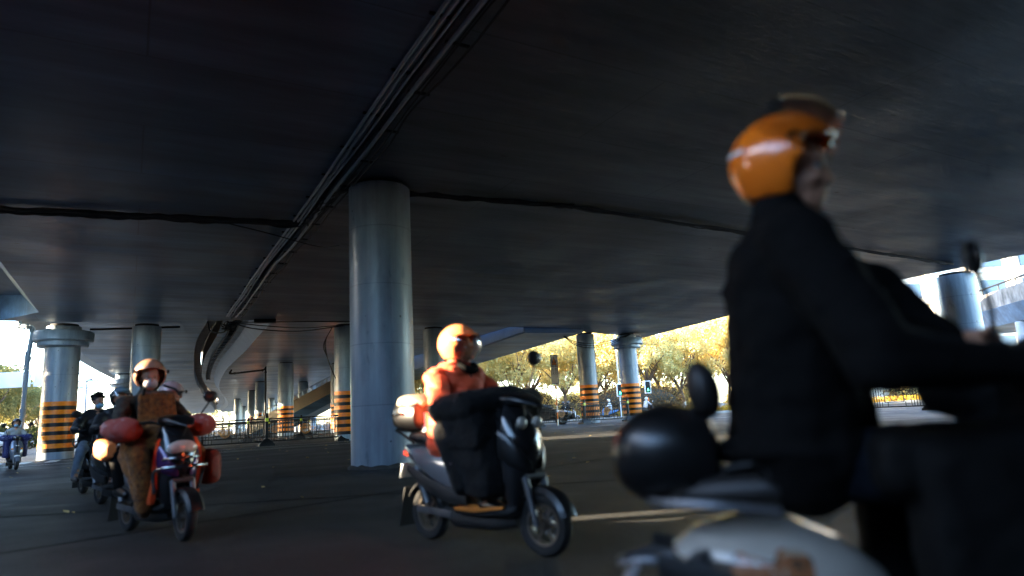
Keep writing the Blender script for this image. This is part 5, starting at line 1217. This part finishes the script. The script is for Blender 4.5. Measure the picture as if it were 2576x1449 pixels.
# --- rider 2: orange helmet and jacket on the black scooter in the middle
L4, A4 = (-.30, 5.10), R(-45)
s4 = scooter(L4, A4, 'black scooter with silver tail, black top box and dark cowl crossing in the middle', P_BLACK, topbox='shell', light='twin', mirrors=(1, 0), mirror_up=.26, tailpaint=mat('dark_silver_paint', (.26, .27, .29), .22, metal=.5, coat=.6), front_steer=R(4))
MB().loft([(.40, .305, .14, .012), (.1, .305, .16, .012), (-.12, .305, .14, .012)], 14, 4).build('floor_mat', mat('orange_floor_mat', (.55, .17, .02), .7, var=.2, scale=8), s4)
b = MB(); b.loft([(.40, .325, .01, .012, -.17), (.1, .29, .012, .014, -.18), (-.12, .29, .01, .012, -.165)], 10, 3); b.build('side_strip', mat('orange_floor_mat', (.55, .17, .02), .7), s4)
p4 = person(L4, A4, 'rider in an orange jacket and glossy orange helmet with clear visor on the black scooter', head=(-.17, -.02, 1.47), headrot=(0, R(2), R(22)), collar=True, jacket=F_ORANGE, trousers=F_BLACK, voxel=.008,
            hands=[(.22, .30, 1.02), (.22, -.30, 1.02)], helmet=H(P_CORAL, 'open', 'down', r=(.168, .146, .158)), pelvis=(-.30, 0, .82), bulk=1.17, hem=.03, puff=.014)
MB().tube(curve([(-.13, -.075, 1.33), (-.075, -.05, 1.30), (-.06, 0, 1.29), (-.075, .05, 1.30), (-.13, .075, 1.33)], 5), .032, 10).build('scarf', F_BLACK, p4)
MB().tube(curve([(-.075, -.005, 1.27), (-.05, -.005, 1.20), (-.04, -.005, 1.08)], 5), .006, 6).build('zip', M_BLACK, p4)
def strip4(o):
    b = MB(); p = curve([(-.02, -.36, 1.02), (.12, -.36, .985), (.27, -.26, .985), (.355, -.1, 1.0), (.37, .1, 1.02), (.30, .28, 1.04), (.1, .36, 1.05)], 6)
    b.rings([[v + Vector((0, 0, .022)), v + (v - Vector((.05, 0, v.z))).normalized() * .012, v - Vector((0, 0, .022)), v - (v - Vector((.05, 0, v.z))).normalized() * .01] for v in p]); b.build('reflective_strip', F_STRIPE, o)
    MB().ell((.22, -.40, 1.03), (.03, .012, .04)).build('badge', mat('badge_grey', (.12, .16, .16), .3, metal=.5), o)
quilt(L4, A4, [('c', (-.06, -.33, 1.0), .09, (.24, -.32, 1.02), .10), ('c', (-.06, .33, 1.0), .09, (.24, .32, 1.02), .10), ('c', (.24, -.32, 1.03), .10, (.30, 0, 1.05), .10), ('c', (.24, .32, 1.03), .10, (.30, 0, 1.05), .10),
               ('b', (.13, 0, .95), (.40, .72, .26)), ('b', (.13, 0, .84), (.42, .68, .26)), ('b', (.14, 0, .72), (.40, .60, .44)), ('b', (.17, 0, .53), (.38, .54, .30)), ('c', (-.08, -.27, .84), .09, (.06, -.25, .46), .06), ('c', (-.08, .27, .84), .09, (.06, .25, .46), .06)],
      F_BLKDOT, 'black quilt with a grey reflective strip over the legs of the orange jacket rider', 'lap quilt', .011, .014, 'lap_quilt', strip4)

# --- rider 3: dark rider close to the camera with an orange helmet
L5, A5 = (1.06, 1.80), R(-9)
s5 = scooter(L5, A5, 'white bodied scooter with a black top box and backrest pad, closest to the camera', P_CREAM, topbox='backrest', cowl='retro', body_white=True, mirrors=(1, 1), shieldmat=P_CREAM, tailpaint=decal_mat())
TURN = Matrix.Translation((.30, 0, 1.04)) @ Matrix.Rotation(R(-14), 4, 'Z') @ Matrix.Rotation(R(9), 4, 'X') @ Matrix.Translation((-.30, 0, -1.04))
for c_ in s5.children:
    if c_.name.split('.')[0] in ('handlebar', 'grip', 'mirror', 'headset_cover'): c_.matrix_basis = TURN @ c_.matrix_basis
p5 = person(L5, A5, 'rider in a black jacket and orange helmet with raised smoked visor, closest to the camera', head=(-.245, 0, 1.585), headrot=(0, R(4), R(-20)), jacket=F_BLACK, trousers=F_NAVY, voxel=.007,
            hands=[(.33, .31, 1.085), (.18, -.29, .985)], elbows=[(.08, .40, 1.30), (-.21, -.38, 1.02)], helmet=H(P_ORANGE, 'open', 'up', r=(.158, .134, .150), glint=M_WHITE), pelvis=(-.335, 0, .81), bulk=1.22, chest=(-.30, 0, 1.2), collar=True,
            knees=[(.16, .15, .72), (.16, -.16, .72)], feet=[(.2, .12, .33), (.2, -.12, .33)], hem=-.05)
quilt(L5, A5, [('b', (.12, -.23, .58), (.50, .14, .52)), ('b', (.12, .23, .58), (.50, .14, .52)), ('b', (.09, -.01, .79), (.60, .54, .14)), ('b', (.36, 0, .86), (.16, .62, .30)), ('b', (.40, 0, .62), (.15, .56, .5)), ('c', (.2, .3, .95), .08, (.36, .26, .9), .1), ('c', (.22, -.28, .92), .07, (.36, -.26, .88), .09)], F_QUILT, 'black windproof cover over the front of the scooter closest to the camera', 'lap quilt', .013, .014, 'lap_quilt')

# --- left: blue grey scooter with a navy dotted quilt, and distant riders
L6, A6 = (-16.65, 22.4), R(-46)
s6 = scooter(L6, A6, 'blue grey retro scooter with a white front fender at the far left', P_GREYB, cowl='retro', trim=P_BLACK, mirrors=(1, 1), mirror_up=.34, seg=24)
arc_shell(.62, .21, .252, 60, 130, .082).build('fender_cap', M_WHITE, s6)
person(L6, A6, 'rider in a pale coat, black helmet and blue face mask on the blue grey scooter', head=(-.08, 0, 1.47), headrot=(0, 0, R(-4)), jacket=F_GREY, trousers=F_BLACK, voxel=.012, fine=False, helmet=H(P_BLACKH, 'open', None), mask=F_MASKB, bulk=1.08)
quilt(L6, A6, [('c', (-.02, -.36, 1.02), .09, (.22, -.34, 1.02), .11), ('c', (-.02, .36, 1.02), .09, (.22, .34, 1.02), .11), ('c', (.22, -.34, 1.02), .1, (.24, .34, 1.02), .1), ('b', (.12, -.24, .70), (.36, .16, .62)), ('b', (.12, .24, .70), (.36, .16, .62)), ('b', (.1, 0, .86), (.32, .5, .26))],
      F_DOTS, 'navy quilt with pale dots over the legs of the rider at the far left', 'lap quilt', .02, .02, 'lap_quilt')
def small_rider(loc, rz, slabel, plabel, paint, jk, hm, tr=F_BLACK):
    scooter(loc, rz, slabel, paint, cowl='retro', mirrors=(1, 1), seg=14)
    return person(loc, rz, plabel, head=(-.08, 0, 1.5), jacket=jk, trousers=tr, voxel=.02, fine=False, helmet=H(hm, 'open', None, strap=False), bulk=1.05)
small_rider((-48.3, 66), R(200), 'grey scooter far down the left road beside the drainpipe', 'rider in a grey coat and blue helmet far down the left road', P_SILVER, F_GREY, P_BLUEH)
small_rider((4.3, 57.2), R(8), 'white scooter passing in front of the black car', 'rider in a dark coat and dark helmet passing in front of the black car', P_WHITEH, F_NAVY, P_BLACKH)
person((4.3, 57.2), R(8), 'passenger in dark coat sitting behind the rider beyond the black car', head=(-.5, 0, 1.5), jacket=F_NAVY, trousers=F_BLACK, voxel=.02, fine=False, helmet=H(P_BLACKH, 'open', None, strap=False), pelvis=(-.62, 0, .86), hands=[(-.2, .2, 1.0), (-.2, -.2, 1.0)], knees=[(-.3, .24, .74), (-.3, -.24, .74)], feet=[(-.3, .22, .4), (-.3, -.22, .4)])
small_rider((7.5, 57.0), R(175), 'blue scooter seen through the right fence between the two columns', 'rider in a white coat seen through the right fence between the two columns', P_BLUEH, F_WHITE, P_WHITEH)
small_rider((10.75, 56.4), R(30), 'dark scooter just right of the collared right hand column', 'rider in white with a pale helmet just right of the collared right hand column', P_BLACK, F_WHITE, P_WHITEH)

# ------------------------------------------------------------------ cars
G_CAR = glass_mat('car_glass', (.12, .14, .16), .3)
def car(loc, rz, label, paint, name='parked_car'):
    o = empty(name, (loc[0], loc[1], 0), rz); tag(o, label, 'car')
    lower = [(2.35, .50, .62, .14), (2.28, .55, .80, .24), (2.0, .60, .88, .30), (1.2, .63, .90, .34), (.4, .64, .91, .37), (-1.0, .65, .91, .38), (-1.8, .66, .90, .38), (-2.25, .66, .82, .32), (-2.38, .62, .66, .2)]
    MB().loft(lower, 28, 3.4).build('body', paint, o)
    MB().loft([(1.05, .95, .70, .03), (.55, 1.10, .72, .17), (.05, 1.20, .70, .25), (-.6, 1.22, .70, .265), (-1.2, 1.17, .69, .23), (-1.75, 1.03, .68, .10), (-1.95, .97, .66, .03)], 26, 4).build('cabin_glass', G_CAR, o)
    MB().loft([(.30, 1.395, .52, .012), (.0, 1.44, .60, .02), (-.6, 1.475, .62, .022), (-1.15, 1.42, .58, .02), (-1.4, 1.34, .5, .012)], 20, 4).build('roof', paint, o)
    for s in (-1, 1):
        b = MB(); b.tube(curve([(1.02, s * .73, .97), (.35, s * .68, 1.33), (-.1, s * .63, 1.44), (-.7, s * .63, 1.46), (-1.25, s * .63, 1.38), (-1.9, s * .68, .99)], 5), .035, 8); b.tube([(-.35, s * .735, 1.0), (-.40, s * .64, 1.45)], .04, 8); b.build('pillar', paint, o)
        MB().ell((.80, s * .98, 1.02), (.09, .10, .07)).build('wing_mirror', paint, o)
        MB().loft([(2.24, .66, .10, .07, s * .64), (2.0, .70, .06, .09, s * .84), (1.8, .73, .02, .06, s * .885)], 12, 2.5).build('headlight', M_LENS, o)
        MB().box((-2.3, s * .6, .78), (.12, .4, .14), bev=.03).build('tail_light', M_REDL, o)
        for x in (.35, -.75): MB().box((x, s * .925, .80), (.2, .03, .03), bev=.01).build('door_handle', M_CHROME, o)
        for x in (1.42, -1.42):
            b = MB(); b.lathe([(.20, -.1), (.28, -.115), (.325, -.09), (.335, 0), (.325, .09), (.28, .115), (.20, .1)], 28, axis='Y'); w_ = b.build('wheel', M_TYRE, o, (x, s * .80, .335))
            b = MB()
            for k in range(12): a = 2 * math.pi * k / 12; b.box((math.cos(a) * .12, s * .105, math.sin(a) * .12), (.2, .02, .026), rot=Euler((0, -a, 0)))
            b.lathe([(.2, s * .06), (.225, s * .1), (.235, s * .11)], 24, axis='Y'); b.build('rim', M_ALLOY, w_)
            b = MB(); b.lathe([(.39, -.03 + s * .02), (.37, s * .13), (.36, s * .13), (.36, -.03)], 28, axis='Y'); b.build('wheel_arch', M_MPLAST, o, (x, s * .80, .36))
    MB().box((2.33, 0, .52), (.06, 1.0, .2), bev=.02).build('grille', M_MPLAST, o)
    MB().box((2.365, 0, .42), (.02, .44, .12), bev=.004).build('number_plate', mat('plate_blue', (.03, .08, .35), .4), o)
    return o
car((1.45, 46.6), R(3), 'black saloon car behind the right fence, half hidden by the black scooter', mat('black_car_paint', (.006, .006, .007), .3, coat=.25, spec=.3))
car((-34.6, 43.5), R(205), 'white car cut off by the left edge behind the blue grey scooter', mat('white_car_paint', (.6, .6, .62), .2, coat=.8))
car((-21.5, 128), R(100), 'silver car far back between the rows of columns', P_SILVER)
car((-31.5, 118), R(100), 'dark car far back beyond the third fence', P_BLACK)

# ------------------------------------------------------------------ added sun blocker on the left, out of view, shaping the low sun
rb = empty('unseen_sun_blocker', (-30, 0, 0)); tag(rb, 'added unseen block left of the camera with a pierced wall that shapes the low sun', 'building')
TA, TE = math.tan(R(SUN_AZ)), math.tan(R(SUN_EL)) / math.cos(R(SUN_AZ))
def hole(wx, x, y0, y1, z0, z1):
    """opening in a wall at wx that lets the sun reach the spot x, y0..y1, z0..z1"""
    return (y0 - TA * (x - wx), y1 - TA * (x - wx), z0 + TE * (x - wx), z1 + TE * (x - wx))
def pierced(wx, th, ya, yb, top, holes):
    ys_ = sorted({ya, yb} | {min(max(h, ya), yb) for q_ in holes for h in q_[:2]}); b = MB()
    for y0, y1 in zip(ys_[:-1], ys_[1:]):
        z0 = 0.0
        for c0, c1 in sorted([(q_[2], q_[3]) for q_ in holes if q_[0] < (y0 + y1) / 2 < q_[1]]) + [(top, top)]:
            if c0 > z0: b.box((wx, (y0 + y1) / 2, (z0 + c0) / 2), (th, y1 - y0, c0 - z0))
            z0 = max(z0, c1)
    return b
b = MB().box((0, -9.5, 2.8), (11.9, 75, 5.6)); b.build('wall', mat('grey_render', (.16, .155, .15), .85, var=.15, scale=.8), rb, smooth=0)
pierced(6.1, .25, 7.4, 29.6, 11.6, [hole(-24, 1.2, 23.0, 29.0, -.3, .7), hole(-24, 6.0, 17.0, 20.0, -.5, .6)]).build('upper_wall', mat('grey_render', (.16, .155, .15)), rb, smooth=0)

# added wall just out of view on the left; its openings aim sun beams
sw = empty('light_blocking_wall', (-13, 0, 0)); tag(sw, 'added unseen grey wall with openings that aim sun onto the riders and the road', 'wall')
holes = [hole(-13, -.5, 4.90, 5.66, .78, 1.85), hole(-13, .8, 5.78, 5.91, -.14, .24), hole(-13, .8, 6.14, 6.38, -.16, .24), hole(-13, -3.5, 6.3, 6.75, 1.36, 1.8), hole(-13, -4.0, 6.45, 6.8, .66, 1.0)]
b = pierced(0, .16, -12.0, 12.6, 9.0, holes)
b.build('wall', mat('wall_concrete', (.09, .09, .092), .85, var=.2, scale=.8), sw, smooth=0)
# added unseen walls behind and right of the camera, keeping light out
ab = empty('light_blocker', (10, -9, 0)); tag(ab, 'added unseen grey walls behind the camera keeping light out from under the decks', 'light_blocker')
M_AB = mat('blocker_concrete', (.06, .06, .063), .85, var=.25, scale=.7, bump=.02)
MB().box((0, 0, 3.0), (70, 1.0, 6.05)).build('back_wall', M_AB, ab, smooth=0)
MB().box((20, 13.8, 3.0), (1.0, 26.5, 6.05)).build('light_blocking_wall', M_AB, ab, smooth=0)
bpy.data.scenes.remove(WORK)
